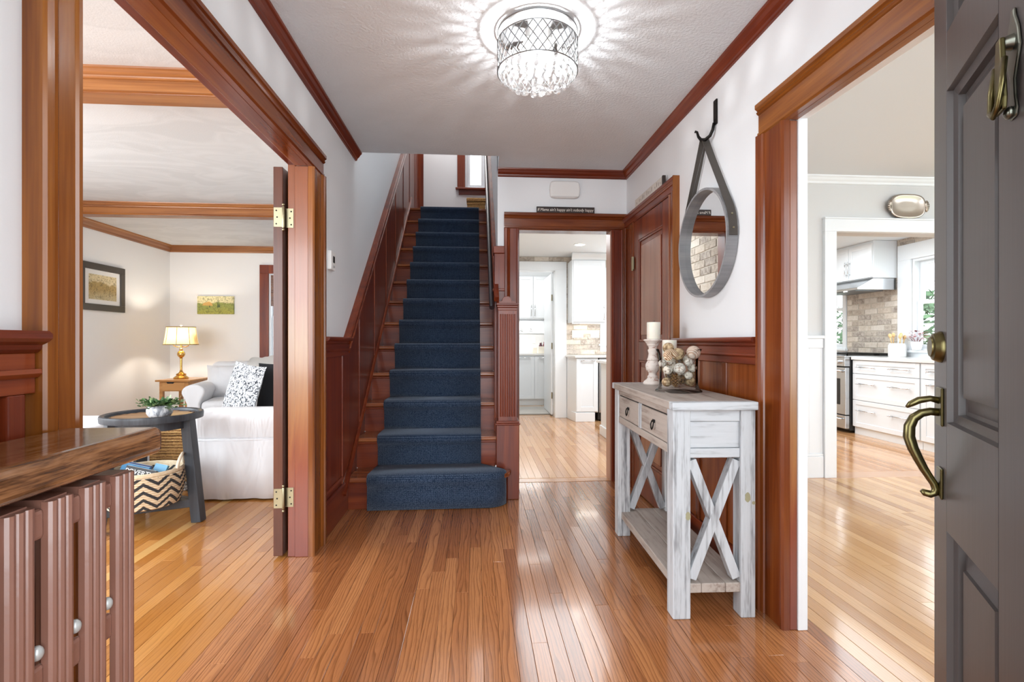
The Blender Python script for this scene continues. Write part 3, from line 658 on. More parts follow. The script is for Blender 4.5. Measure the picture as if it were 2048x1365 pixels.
# hand rails: slim rail on the left wall side is the skirt moulding; turned rail on the right wall
hr = MB().tube([(0.115, 3.62, nose(3.62) + 0.80), (0.115, 6.9, nose(6.9) + 0.80)], 0.019, 10).build('handrail', plain('near black handrail', (44, 36, 38), .3, coat=.2), st, smooth=40)
for y in (3.9, 5.0, 6.1): MB().tube([(0.115, y, nose(y) + 0.79), (0.120, y, nose(y) + 0.74), (0.152, y, nose(y) + 0.73)], 0.007, 6).build('rail_bracket', m_iron, hr, smooth=True)

t = NT('navy stair carpet'); v = t.coord(scale=(1, 1, 1))
sx = t.n('ShaderNodeSeparateXYZ'); t.l(v, sx.inputs[0]); kk = 2*PI/0.0125; arcl = t.math('SUBTRACT', sx.outputs[1], sx.outputs[2])
dots = t.math('MULTIPLY', t.math('SINE', t.math('MULTIPLY', t.math('ADD', sx.outputs[0], arcl), kk)), t.math('SINE', t.math('MULTIPLY', t.math('SUBTRACT', sx.outputs[0], arcl), kk)))
dots = t.math('GREATER_THAN', dots, 0.15)
nz = t.noise(v, 230, 2); big = t.noise(v, 5, 3)
spk = t.math('MULTIPLY', t.math('GREATER_THAN', nz, 0.48), dots)
c0 = t.mix(big, lin(25, 37, 56), lin(38, 54, 77)); t.set(Base_Color=t.mix(t.math('MULTIPLY', spk, 0.7), c0, lin(104, 120, 142)), Roughness=0.95, Sheen_Weight=0.4, Sheen_Roughness=0.4, Specular_IOR_Level=0.1)
t.b.inputs['Sheen Tint'].default_value = (0.6, 0.7, 0.85, 1)
t.bump(t.math('ADD', nz, t.math('MULTIPLY', dots, 0.5)), 0.6, 0.003); m_carpet = t.m
def runner():
    m = MB(); th = 0.013; xa, xb = -0.675, 0.035
    path = []
    for k in range(2, NS + 1):
        y = Y0_ + (k - 1) * T_; z = k * R_
        path += [(y + 0.028, z - R_ + 0.004), (y + 0.024, z - R_ + 0.05), (y + 0.022, z - 0.06), (y + 0.010, z - 0.036)]
        path += [(y - 0.006 + 0.004*0, z - 0.022), (y - 0.008, z - 0.008), (y - 0.001, z + 0.005), (y + 0.018, z + 0.009)]
        path += [(y + T_ - 0.005, z + 0.008)] if k < NS else [(6.95, z + 0.008)]
    vs = []
    for y, z in path: vs += [(xa, y, z), (xb, y, z)]
    fs = [(2*i, 2*i + 1, 2*i + 3, 2*i + 2) for i in range(len(path) - 1)]
    m.add(vs, fs)
    # bottom step: wraps the rounded end of the tread
    def off(d): return [(-0.692, Y0_ - d)] + [(-0.35, Y0_ - d), (-0.10, Y0_ - d)] + [(p[0], p[1]) for p in arc((0.075, 3.385), 0.125 + d*0.3, 0.135 + d, -PI/2, -0.42, 9)]
    rows = [(0.012, 0.004), (0.010, 0.09), (0.008, R_ - 0.05), (0.012, R_ - 0.03), (0.014, R_ - 0.012), (0.008, R_ + 0.004), (-0.012, R_ + 0.009)]
    rr = []
    for d, z in rows: rr.append([(x, y + (0.012 if z < R_ - 0.04 else 0), z) for x, y in off(d)])
    back = [(max(-0.692, min(x, 0.175)) if True else x, max(3.50, y), R_ + 0.008) for x, y in off(-0.012)]
    nb = len(back)
    back = [(-0.675 + (0.035 + 0.675) * i / (nb - 1), 3.50, R_ + 0.008) for i in range(nb)]
    rr.append(back)
    vs = [p for r in rr for p in r]; n = nb
    fs = [(i*n + j, i*n + j + 1, (i+1)*n + j + 1, (i+1)*n + j) for i in range(len(rr) - 1) for j in range(n - 1)]
    m.add(vs, fs)
    o = m.build('stair_runner', m_carpet, None, smooth=60)
    s = o.modifiers.new('solid', 'SOLIDIFY'); s.thickness = th; s.offset = 1.0
    return tag(o, 'dark navy blue carpet runner covering the middle of the stairs', 'carpet')
runner()

# ---------------------------------------------------------------- closet door on the right wall
t19 = semp('trim_19')
CY0, CY1, CZ = 2.905, 3.575, 1.952
casing(t19, (-1,0,0), (0,1,0), (XR,0,0), CY0, CY1, CZ, 0.098, 0.235, 0.088, m_mixz, m_redy)
box('edge_board', m_ambz, (XR - 0.040, XR, CY0 - 0.102, CY0 - 0.096, 0, CZ + 0.088), t19, 0.001)
box('stop', m_redz, (XR - 0.012, XR, CY1 - 0.02, CY1, 0, CZ), t19, 0.002)
def panel_door(name, mt, mt2, x, s, y0, y1, z0, z1, stile, rails, th=0.012, d=0.010):
    """door leaf seen on its face at x, facing s; rails = [(za, zb), ...] recessed panels"""
    dr = semp(name)
    A = lambda a, b: tuple(sorted((x + s * a, x + s * b)))
    box('leaf', mt, (*A(-th, 0), y0, y1, z0, z1), dr)
    box('stile', mt, (*A(0, d), y0, y0 + stile, z0, z1), dr, 0.003); box('stile', mt, (*A(0, d), y1 - stile, y1, z0, z1), dr, 0.003)
    zs = [z0] + [q for r in rails for q in r] + [z1]
    for i in range(0, len(zs), 2): box('rail', mt, (*A(0, d), y0 + stile, y1 - stile, zs[i], zs[i + 1]), dr, 0.003)
    for za, zb in rails:
        p = box('panel', mt2, (*A(0, d * 0.7), y0 + stile + 0.045, y1 - stile - 0.045, za + 0.045, zb - 0.045), dr, 0.006)
        for b in ((y0 + stile, y0 + stile + 0.016, za, zb), (y1 - stile - 0.016, y1 - stile, za, zb), (y0 + stile + .016, y1 - stile - .016, za, za + 0.016), (y0 + stile + .016, y1 - stile - .016, zb - 0.016, zb)):
            box('moulding', mt, (*A(0, d * 0.8), *b), p, 0.004)
    return dr
m_doorp = wood('rubbed mahogany panel', [(110, 58, 40), (140, 82, 60), (158, 104, 80)], 'z', 0.22)
d2 = panel_door('door_2', m_redz, m_doorp, XR - 0.012, -1, CY0 + 0.004, CY1 - 0.004, 0.01, CZ - 0.004, 0.10, [(0.25, 0.95), (1.08, 1.80)], th=0.011)
def butt_hinge(parent, c, h, ax, w=0.03, pin=0.007, nrm=(0,-1,0), mt=None):
    """butt hinge: barrel with finials and two leaves; ax = horizontal direction of the leaves"""
    c = Vector(c); ax = Vector(ax); nrm = Vector(nrm); mt = mt or m_brass
    hb = MB().tube([c + Vector((0,0,z)) for z in (-h/2 - .012, -h/2 - .008, -h/2 - .004, -h/2, h/2, h/2 + .004, h/2 + .008, h/2 + .012)], [.003, .007, .004, pin, pin, .004, .007, .003], 10).build('hinge', mt, parent, smooth=40)
    for sg in (-1, 1):
        a = c + ax * (sg * .004); b = c + ax * (sg * w); m = MB()
        m.bar((a + b)/2 - Vector((0,0,h/2)), (a + b)/2 + Vector((0,0,h/2)), w - .004, .003, nrm) if abs(ax.x) > .5 else m.box(*sorted((a.x, a.x)), *sorted((a.y, b.y)), c.z - h/2, c.z + h/2)
        lf = m.build('leaf', mt, hb)
        for zz in (-h*.33, 0, h*.33):
            p = c + ax * (sg * w * (.7 if zz else .5)) + Vector((0,0,zz)) + nrm * .002
            MB().ball(p, .0035, 8, 5, (1, .5, 1)).build('screw', m_iron, hb, smooth=True)
    return hb
hg = MB().tube([(XR - 0.03, CY1 + 0.004, 1.60), (XR - 0.03, CY1 + 0.004, 1.70)], 0.008, 10).build('hinge', m_brass, d2, smooth=40)
MB().box(XR - 0.034, XR - 0.03, CY1 - 0.03, CY1, 1.605, 1.695).build('leaf', m_brass, hg)
MB().tube([(XR - 0.02, 2.965, 0.98), (XR - 0.06, 2.965, 0.98)], [0.009, 0.009], 8).ball((XR - 0.075, 2.965, 0.98), 0.028, 14, 9).build('knob', m_brass, d2, smooth=40)

# living room door folded back behind the left opening
d3 = semp('door_3'); m_dleaf = wood('dark brown door edge', [(56, 25, 13), (80, 40, 22), (100, 54, 32)], 'z')
lx0, lx1, ly0, ly1 = -1.006, -0.960, OL1 - 0.01, 3.36
box('leaf', m_dleaf, (lx0, lx1, ly0, ly1, 0.012, OLZ - 0.01), d3, 0.003)
for z in (1.70, 0.30):
    hb = MB().tube([(-0.9545, ly0 - 0.006, z - 0.055), (-0.9545, ly0 - 0.006, z - 0.05), (-0.9545, ly0 - 0.006, z + 0.05), (-0.9545, ly0 - 0.006, z + 0.055)], [0.004, 0.0065, 0.0065, 0.004], 10).build('hinge', m_brass, d3, smooth=40)
    MB().box(lx0 + 0.004, -0.958, ly0 - 0.003, ly0 - 0.0005, z - 0.048, z + 0.048).build('hinge_leaf', m_brass, hb)
    MB().box(-0.951, -0.913, OL1 + 0.004, OL1 + 0.0068, z - 0.048, z + 0.048).build('hinge_leaf', m_brass, hb)
    MB().ball((-0.9545, ly0 - 0.006, z + 0.062), 0.007, 8, 6).ball((-0.9545, ly0 - 0.006, z - 0.062), 0.007, 8, 6).build('finial', m_brass, hb, smooth=True)
    for dz in (-0.033, 0, 0.033):
        for xx, yy in ((lx0 + (0.016 if dz else 0.02), ly0 - 0.0035), (-0.924 - (0 if dz else .006), OL1 + 0.0035)):
            MB().ball((xx, yy, z + dz), 0.004, 8, 5, (1, 0.4, 1)).build('screw', m_iron, hb, smooth=True)

# ---------------------------------------------------------------- front door, swung open towards the right wall
E_ = Vector((1.0965, 1.124, 0)); hdir = Vector((-0.537, -0.8436, 0))
d1 = semp('door_1'); d1.location = E_; d1.rotation_euler = (0, 0, math.atan2(hdir.y, hdir.x)); WM[d1.name] = Matrix.Translation(E_) @ Matrix.Rotation(math.atan2(hdir.y, hdir.x), 4, 'Z')
t = NT('charcoal door paint'); v = t.coord(); t.set(Base_Color=t.mix(t.noise(v, 3.0, 2), lin(70, 65, 64), lin(82, 77, 76)), Roughness=0.36); t.bump(t.noise(t.coord(scale=(60, 60, 2.5)), 1.0, 3), 0.10, 0.002); m_door = t.m
DW, DH = 0.92, 2.03
cols = [(0.104, 0.404), (0.516, 0.816)]; rws = [(0.24, 0.66), (0.90, 1.636), (1.765, 1.93)]
us = [0, 0.104, 0.404, 0.516, 0.816, DW]
box('core', m_door, (0.004, DW, 0.030, 0.045, 0.012, DH), d1, local=True)
for a, b in ((0, 0.104), (0.404, 0.516), (0.816, DW)): box('stile', m_door, (a, b, 0, 0.045 if a == 0 else 0.013, 0.012, DH), d1, 0.0025, local=True)
for a, b in ((0.012, 0.24), (0.66, 0.90), (1.636, 1.765), (1.93, DH)):
    for c in cols: box('rail', m_door, (c[0], c[1], 0, 0.013, a, b), d1, local=True)
for c in cols:
    for r in rws:
        vs = []; u0, u1 = c; z0, z1 = r; steps = [(0, 0.0), (0.003, 0.011), (0.020, 0.015), (0.022, 0.027), (0.030, 0.029), (0.060, 0.019), (0.062, 0.013)]
        # a moulded recess: sticking, groove, then the raised field
        for k, (i, d) in enumerate(steps): vs += [(u0 + i, d, z0 + i), (u1 - i, d, z0 + i), (u1 - i, d, z1 - i), (u0 + i, d, z1 - i)]
        fs = [(4*k + j, 4*k + (j + 1) % 4, 4*k + 4 + (j + 1) % 4, 4*k + 4 + j) for k in range(len(steps) - 1) for j in range(4)]; k = len(steps) - 1; fs.append((4*k, 4*k + 1, 4*k + 2, 4*k + 3))
        MB().add(vs, fs).build('panel', m_door, d1, local=True)
# hardware on the outer face (local y < 0 is outwards)
MB().lathe([(0.036, 0), (0.036, -0.004), (0.033, -0.010), (0.030, -0.016), (0.024, -0.018), (0.022, -0.021), (0.006, -0.021)], (0.060, 0, 1.068), 28, 'y').build('deadbolt', m_bronze, d1, smooth=40, local=True)
hp = MB().box(0.038, 0.086, -0.006, 0, 0.888, 0.975).build('handle_plate', m_bronze, d1, 0.006, local=True)
MB().tube([(0.062, -0.004, 0.945), (0.062, -0.020, 0.949), (0.061, -0.040, 0.944), (0.061, -0.056, 0.934), (0.061, -0.064, 0.926)], [0.008, 0.007, 0.008, 0.007, 0.003], 10, flat=1.0).build('thumb_latch', m_bronze, hp, smooth=True, local=True)
grip = [(0.062, -0.004, 0.918), (0.062, -0.020, 0.919), (0.062, -0.036, 0.914), (0.062, -0.050, 0.902), (0.062, -0.058, 0.882), (0.062, -0.059, 0.858), (0.062, -0.052, 0.832), (0.062, -0.042, 0.808), (0.062, -0.032, 0.786), (0.062, -0.022, 0.768), (0.062, -0.014, 0.754), (0.062, -0.010, 0.742), (0.062, -0.012, 0.732), (0.062, -0.020, 0.728), (0.062, -0.030, 0.730), (0.062, -0.036, 0.735)]
MB().tube(grip, [.009, .009, .0095, .0105, .0115, .012, .0112, .010, .009, .0082, .008, .008, .0082, .0088, .008, .0045], 12).build('grip', m_bronze, hp, smooth=True, local=True)
MB().box(0.044, 0.082, -0.006, 0, 0.722, 0.792).build('lower_plate', m_bronze, d1, 0.006, local=True)
ku = 0.474
kn = MB().prism([(-.012, 1.44), (-.016, 1.452), (-.010, 1.475), (-.008, 1.50), (-.016, 1.52), (-.026, 1.545), (-.020, 1.575), (-.008, 1.60), (-.006, 1.612), (.006, 1.612), (.008, 1.60), (.020, 1.575), (.026, 1.545), (.016, 1.52), (.008, 1.50), (.010, 1.475), (.016, 1.452), (.012, 1.44)], 'y', -0.006, 0).build('knocker', m_pewter, d1, 0.003, local=True)
kn.location.x = ku; kn.location.z = -0.010; kn.scale = (1.12, 0.70, 1.0)
MB().tube([(0, -0.006, 1.560), (0, -0.020, 1.560)], [0.013, 0.010], 14).ball((0, -0.020, 1.560), 0.009, 10, 7).build('pivot', m_pewter, kn, smooth=40, local=True)
MB().prism([(-.009, 1.568), (.009, 1.568), (.019, 1.470), (.017, 1.452), (-.017, 1.452), (-.019, 1.470)], 'y', -0.030, -0.020).build('swinging_plate', m_bronze, kn, 0.003, local=True)
MB().tube([(-.017, -0.026, 1.530), (-.021, -0.032, 1.490), (-.014, -0.036, 1.458), (0, -0.037, 1.448), (.014, -0.036, 1.458), (.021, -0.032, 1.490), (.017, -0.026, 1.530)], 0.006, 10).build('ring', m_bronze, kn, smooth=True, local=True)
MB().ball((0, -0.010, 1.450), 0.010, 12, 8).build('strike', m_pewter, kn, smooth=True, local=True)
# front doorway frame around the camera
t20 = semp('trim_20')
box('jamb', m_redz, (-0.42, -0.40, 0.05, 0.32, 0, 2.1), t20); box('jamb', m_redz, (0.64, 0.66, 0.05, 0.32, 0, 2.1), t20); box('head_jamb', m_redx, (-0.42, 0.66, 0.05, 0.32, 2.08, 2.1), t20)
# ---------------------------------------------------------------- hall: ceiling light
LC = (0.261, 2.117)
cl = thing('ceiling_light', 'round crystal drum light with silver lattice flush on the hall ceiling', 'ceiling light', (LC[0], LC[1], HC))
MB().lathe([(0.158, 2.4), (0.158, 2.390), (0.150, 2.386), (0.02, 2.386)], (LC[0], LC[1], 0), 48).build('ceiling_plate', plain('grey ceiling plate', (112, 112, 113), .6), cl, smooth=40)
m_lat = plain('silver lattice', (136, 137, 138), 0.35, 1.0)
t = NT('frosted band'); tr = t.n('ShaderNodeBsdfTransparent'); df = t.n('ShaderNodeBsdfTranslucent'); df.inputs[0].default_value = (.9, .9, .9, 1); mx = t.n('ShaderNodeMixShader'); mx.inputs[0].default_value = .45; t.l(tr.outputs[0], mx.inputs[1]); t.l(df.outputs[0], mx.inputs[2]); t.l(mx.outputs[0], t.out.inputs[0])
MB().lathe([(0.1685, 2.388), (0.1685, 2.350)], (LC[0], LC[1], 0), 64, cap=False).build('frosted_band', t.m, cl, smooth=True)
for z, r in ((2.389, 0.169), (2.350, 0.170), (2.226, 0.170)):
    MB().tube([(LC[0] + r*math.cos(2*PI*i/48), LC[1] + r*math.sin(2*PI*i/48), z) for i in range(49)], 0.0026, 6, False).build('hoop', m_lat, cl, smooth=True)
lat = MB(); NL = 28
for i in range(NL):
    for sg in (1, -1):
        pts = []
        for k in range(13):
            a = 2*PI*i/NL + sg * k/12 * 2*PI/NL * 2.4; pts.append((LC[0] + 0.170*math.cos(a), LC[1] + 0.170*math.sin(a), 2.350 - 0.124*k/12))
        lat.tube(pts, 0.0021, 5, False)
o = lat.build('lattice', m_lat, cl, smooth=True); o['kind'] = 'stuff'
t = NT('lit crystal'); tr = t.n('ShaderNodeBsdfTranslucent'); tr.inputs[0].default_value = (1, 1, 1, 1); gl = t.n('ShaderNodeBsdfGlossy'); gl.inputs['Roughness'].default_value = 0.05
df = t.n('ShaderNodeBsdfTransparent'); mx = t.n('ShaderNodeMixShader'); mx.inputs[0].default_value = 0.09; t.l(df.outputs[0], mx.inputs[1]); t.l(tr.outputs[0], mx.inputs[2])
m2 = t.n('ShaderNodeMixShader'); m2.inputs[0].default_value = 0.18; t.l(mx.outputs[0], m2.inputs[1]); t.l(gl.outputs[0], m2.inputs[2]); t.l(m2.outputs[0], t.out.inputs[0]); m_cry = t.m
cm = None; rg = random.Random(5); nc = 0
def crystal(p, s, az):
    global cm, nc
    if cm is None:
        b = MB(); ring = [(math.cos(2*PI*i/8), math.sin(2*PI*i/8)) for i in range(8)]
        vs = [(0, 0.2, 0)] + [(0.55*a, 0.2, 0.55*c) for a, c in ring] + [(a, 0, c) for a, c in ring] + [(0.55*a, -0.2, 0.55*c) for a, c in ring] + [(0, -0.2, 0)]
        fs = [(0, 1 + i, 1 + (i+1) % 8) for i in range(8)] + [(1 + i, 9 + i, 9 + (i+1) % 8, 1 + (i+1) % 8) for i in range(8)] + [(9 + i, 17 + i, 17 + (i+1) % 8, 9 + (i+1) % 8) for i in range(8)] + [(25, 17 + (i+1) % 8, 17 + i) for i in range(8)]
        o = b.add(vs, fs).build('crystal', m_cry, cl); cm = o
    else:
        o = cm.copy(); COL.objects.link(o)
    o.parent = cl; o.matrix_basis = WM[cl.name].inverted() @ Matrix.Translation(p) @ Matrix.Rotation(az, 4, 'Z') @ Matrix.Rotation(rg.uniform(-.25, .25), 4, 'X') @ Matrix.Scale(s, 4)
for r, n, z, s in ((0.160, 28, 2.236, 0.0150), (0.158, 26, 2.214, 0.0150), (0.142, 24, 2.206, 0.0155), (0.122, 20, 2.200, 0.0150), (0.100, 16, 2.196, 0.0155), (0.075, 12, 2.192, 0.0155), (0.048, 8, 2.190, 0.0150), (0.02, 3, 2.189, 0.015), (0.145, 24, 2.262, 0.014), (0.120, 18, 2.290, 0.014)):
    for i in range(n):
        a = 2*PI*(i + (0.5 if n % 4 else 0) )/n + rg.uniform(-.04, .04)
        crystal((LC[0] + r*math.cos(a), LC[1] + r*math.sin(a), z + rg.uniform(-.006, .006)), s, a + PI/2)
m_bulb = emis('lit bulb', (255, 250, 242), 1.6)
for i in range(4):
    a = PI/4 + i*PI/2; p = (LC[0] + 0.065*math.cos(a), LC[1] + 0.065*math.sin(a), 2.325)
    MB().ball(p, 0.020, 12, 8, (1, 1, 1.3)).build('bulb', m_bulb, cl, smooth=True)
    MB().tube([(p[0], p[1], 2.345), (p[0], p[1], 2.386)], 0.011, 10).build('socket', m_white, cl, smooth=40)
point('ceiling_light_glow', (LC[0], LC[1], 2.250), 10, (0.98, 0.99, 1), 0.012)

# ---------------------------------------------------------------- hall: wall pieces
ch = thing('door_chime', 'white door chime box on the wall above the kitchen doorway', 'door chime', (0.678, YB, 2.245))
MB().prism([(0.566 + 0.0, 2.200), (0.572, 2.186), (0.60, 2.180), (0.756, 2.180), (0.784, 2.186), (0.790, 2.200), (0.796, 2.245), (0.790, 2.292), (0.784, 2.304), (0.756, 2.310), (0.60, 2.310), (0.572, 2.304), (0.566, 2.292), (0.560, 2.245)], 'y', YB - 0.045, YB).build('cover', m_white, ch, 0.012, seg=4)
MB().box(0.575, 0.781, YB - 0.0475, YB - 0.046, 2.188, 2.191).build('bottom_seam', plain('grey seam', (200, 200, 198), 0.5), ch)
m_sign = plain('dark brown sign', (46, 34, 30), 0.5, bump=0.05); m_signtxt = plain('cream lettering', (232, 226, 216), 0.6)
sg = thing('word_sign', 'thin dark sign with white lettering on the kitchen doorway casing', 'sign', (0.684, YB - 0.03, 2.067))
box('board', m_sign, (0.461, 0.908, YB - 0.036, YB - 0.018, 2.0665, 2.112), sg, 0.001)
text("If Mama ain't happy ain't nobody happy", 'lettering', m_signtxt, 0.031, Matrix.Translation((0.6845, YB - 0.0362, 2.088)) @ Matrix.Rotation(PI/2, 4, 'X'), sg, shear=0.18, fit=0.432)
s2 = thing('word_sign', 'pale lettered board with a dark end standing on the closet door casing', 'sign', (XR - 0.02, 3.2, 2.041))
box('board', plain('pale sign board', (206, 200, 192), 0.6, var=0.1), (XR - 0.036, XR - 0.018, 2.985, 3.50, 2.0405, 2.092), s2, 0.001)
box('dark_end', m_sign, (XR - 0.0365, XR - 0.0175, 2.968, 2.985, 2.0405, 2.095), s2, 0.001)
m_greytxt = plain('grey lettering', (120, 112, 104), 0.6)
for i in range(16):
    y = 3.01 + i * 0.03; h = 0.012 + 0.008 * ((i * 7) % 3)
    if i % 5 != 4: box('letter_stroke', m_greytxt, (XR - 0.0366, XR - 0.036, y, y + 0.006, 2.054, 2.054 + h), s2)
th = thing('thermostat', 'white wall thermostat with small dark display left of the stairs', 'thermostat', (XL, 2.945, 1.545))
box('case', m_white, (XL, XL + 0.022, 2.900, 2.985, 1.492, 1.600), th, 0.004); box('display', m_black, (XL + 0.022, XL + 0.0235, 2.935, 2.968, 1.535, 1.572), th); box('button_strip', plain('grey plastic', (190, 190, 190), 0.5), (XL + 0.022, XL + 0.024, 2.935, 2.968, 1.508, 1.518), th)

# round mirror hung by a strap from a hook
MY, MZ, MR, MX = 2.42, 1.570, 0.268, 1.115
mir = thing('round_mirror', 'round grey-hooped wall mirror hanging from a dark strap above the console table', 'mirror', (XR, MY, MZ - MR))
m_hoop = wood('grey washed ash hoop', [(112, 112, 114), (140, 140, 142), (160, 158, 156)], 'x', 0.45, 0.1, bump=0.15)
MB().lathe([(MR, MX), (MR, XR - 0.003), (MR - 0.012, XR - 0.003), (MR - 0.012, MX + 0.030), (MR - 0.011, MX)], (0, MY, MZ), 72, 'x', cap=False).build('hoop', m_hoop, mir, smooth=40, merge=False)
MB().lathe([(MR, MX), (MR - 0.011, MX)], (0, MY, MZ), 72, 'x', cap=False).build('hoop_edge', m_hoop, mir)
MB().lathe([(MR - 0.012, MX + 0.032), (0.0001, MX + 0.032)], (0, MY, MZ), 72, 'x', cap=False).build('looking_glass', m_mirror, mir)
m_strap = plain('dark grey leather strap', (72, 66, 60), 0.55, bump=0.15, bscale=160, var=0.12)
HZ, HY = 2.098, 2.432
for s in (-1, 1):
    a = math.radians(32); py = MY + s * MR * math.cos(a) ; pz = MZ + MR * math.sin(a)
    pts = [(HY + s * 0.004, HZ)]; d = Vector((py - HY, pz - HZ)); ty, tz = py + s*0.004, pz
    pts += [(HY + (ty - HY) * q, HZ + (tz - HZ) * q) for q in (0.33, 0.66, 0.97)]
    for k in range(1, 6):
        aa = a - math.radians(7) * k; pts.append((MY + s * (MR + 0.003) * math.cos(aa), MZ + (MR + 0.003) * math.sin(aa)))
    vs = []
    for i, (y, z) in enumerate(pts):
        vs += [(MX + 0.008, y, z), (MX + 0.046, y, z), (MX + 0.046, y + s * 0.003, z + 0.001), (MX + 0.008, y + s * 0.003, z + 0.001)]
    fs = [(4*i + j, 4*i + (j+1) % 4, 4*i + 4 + (j+1) % 4, 4*i + 4 + j) for i in range(len(pts) - 1) for j in range(4)] + [(0,1,2,3), tuple(range(4*len(pts) - 4, 4*len(pts)))[::-1]]
    sp = MB().add(vs, fs).build('strap', m_strap, mir)
    for k in (2, 4):
        aa = a - math.radians(7) * k; MB().ball((MX + 0.027, MY + s * (MR + 0.007) * math.cos(aa), MZ + (MR + 0.007) * math.sin(aa)), 0.005, 8, 6).build('rivet', m_brass, sp, smooth=True)
MB().tube([(MX + 0.02, MY - .235, MZ + .13), (MX + 0.03, HY - 0.004, HZ - 0.01), (MX + 0.02, MY + .235, MZ + .13)], 0.0008, 5).build('wire', m_steel, mir)
hk = thing('strap_hook', 'dark wrought iron hook on the wall holding the mirror strap', 'hook', (XR, HY, HZ))
MB().box(XR - 0.008, XR, HY - 0.085, HY - 0.052, 2.140, 2.262).build('back_plate', m_iron, hk, 0.003)
for z in (2.16, 2.24): MB().ball((XR - 0.009, HY - 0.068, z), 0.005, 8, 6, (.6, 1, 1)).build('screw', m_iron, hk, smooth=True)
jh = [(XR - 0.010, HY - 0.066, 2.15), (XR - 0.014, HY - 0.062, 2.12), (XR - 0.022, HY - 0.05, 2.094), (XR - 0.034, HY - 0.026, 2.084), (XR - 0.046, HY - 0.004, 2.090), (XR - 0.054, HY + 0.010, 2.112), (XR - 0.057, HY + 0.018, 2.138), (XR - 0.061, HY + 0.027, 2.146), (XR - 0.063, HY + 0.030, 2.139)]
MB().tube(jh, [.007, .0075, .008, .0085, .008, .007, .006, .005, .004], 10).build('hook_arm', m_iron, hk, smooth=True)

# ---------------------------------------------------------------- console table
def washed(name, a, b, grain):
    t = NT(name); ax = {'x': 0, 'y': 1, 'z': 2}[grain]; s = [70.0]*3; s[ax] = 2.5; s3 = [16.0]*3; s3[ax] = 3
    f = t.noise(t.coord(scale=tuple(s), rnd=5.0), 1.0, 4, 0.65); g = t.noise(t.coord(scale=tuple(s3), rnd=5.0), 1.0, 4, 0.7)
    h = t.math('ADD', t.math('MULTIPLY', f, .5), t.math('MULTIPLY', g, .5))
    t.set(Base_Color=t.ramp(h, [(0.37, lin(*a)), (0.50, lin(*b)), (0.7, lin(min(255, b[0]+10), min(255, b[1]+10), min(255, b[2]+10)))]), Roughness=0.6); t.bump(f, 0.3, 0.001); return t.m
W1 = ((118, 118, 120), (186, 190, 194)); W2 = ((134, 120, 110), (170, 159, 150))
mwz, mwx, mwy = washed('whitewash upright', *W1, 'z'), washed('whitewash across', *W1, 'x'), washed('whitewash along', *W2, 'y')
m_patina = washed('worn whitewash', (96, 96, 100), (196, 198, 200), 'z')
m_slot = plain('shadow gap', (30, 26, 24), 0.9)
ct = thing('console_table', 'whitewashed farmhouse console table with two drawers against the red wainscot', 'table', (0.752, 1.868, 0), -math.radians(1.5))
L_, D_ = 0.945, 0.338
def cb(n, mt, b, par=None, bv=0.003): return box(n, mt, b, par or ct, bv, local=True)
for i, w in enumerate((0.112, 0.113, 0.113)): cb('top_board', mwy, (sum((0.112, 0.113, 0.113)[:i]) + 0.0005, sum((0.112, 0.113, 0.113)[:i+1]) - 0.0005, 0.04, L_ - 0.04, 0.815, 0.847))
cb('end_board', mwx, (0, D_, 0, 0.0395, 0.815, 0.847)); cb('end_board', mwx, (0, D_, L_ - 0.0395, L_, 0.815, 0.847))
for nm, x, y, m in (('leg', 0.010, 0.022, mwz), ('leg', 0.280, 0.022, mwz), ('leg', 0.010, 0.855, m_patina), ('leg', 0.280, 0.855, m_patina)): cb(nm, m, (x, x + (0.070 if x < .1 else .058), y, y + 0.068, 0, 0.815), None, 0.004)
for y0 in (0.030, 0.862):
    cb('end_rail', mwx, (0.080, 0.280, y0, y0 + 0.052, 0.768, 0.815)); cb('end_panel', mwx, (0.080, 0.280, y0 + 0.006, y0 + 0.046, 0.664, 0.767)); cb('end_rail', mwx, (0.080, 0.280, y0, y0 + 0.052, 0.626, 0.663))
cb('front_rail', mwy, (0.014, 0.07, 0.090, 0.855, 0.788, 0.815)); cb('front_rail', mwy, (0.014, 0.07, 0.090, 0.855, 0.633, 0.668)); cb('drawer_divider', mwz, (0.014, 0.07, 0.452, 0.488, 0.668, 0.788)); cb('case_back', mwy, (0.30, 0.325, 0.09, 0.855, 0.633, 0.815))
for y0, y1 in ((0.092, 0.450), (0.490, 0.853)):
    cb('slot', m_slot, (0.022, 0.06, y0 - .002, y1 + .002, 0.667, 0.789), None, 0)
    dw = cb('drawer', mwy, (0.016, 0.05, y0 + 0.004, y1 - 0.004, 0.671, 0.782), None, 0.002)
    yc = (y0 + y1) / 2 - 0.01
    pl = box('pull_plate', m_iron, (0.010, 0.016, yc - 0.014, yc + 0.014, 0.728, 0.742), dw, 0.003, local=True)
    MB().tube([(0.009, yc - .012, 0.735), (0.005, yc - .016, 0.718), (0.004, yc - .009, 0.704), (0.004, yc, 0.698), (0.004, yc + .009, 0.704), (0.005, yc + .016, 0.718), (0.009, yc + .012, 0.735)], 0.0028, 8).build('drawer_ring', m_iron, dw, smooth=True, local=True)
for i in range(3): cb('shelf_board', mwy, (0.030 + i*0.096 + .0005, 0.030 + (i+1)*0.096 - .0005, 0.03, 0.915, 0.098, 0.135), None, 0.003)
for y0 in (0.036, 0.866):
    for za, zb in ((0.150, 0.615), (0.615, 0.150)):
        dy = 0.0 if za < zb else 0.001
        MB().bar((0.090, y0 + 0.02 + dy, za), (0.270, y0 + 0.02 + dy, zb), 0.036, 0.042, (0, 1, 0)).build('cross_brace', mwz, ct, 0.002, local=True)
mk = plain('olive knot', (150, 146, 116), 0.6, var=0.15)
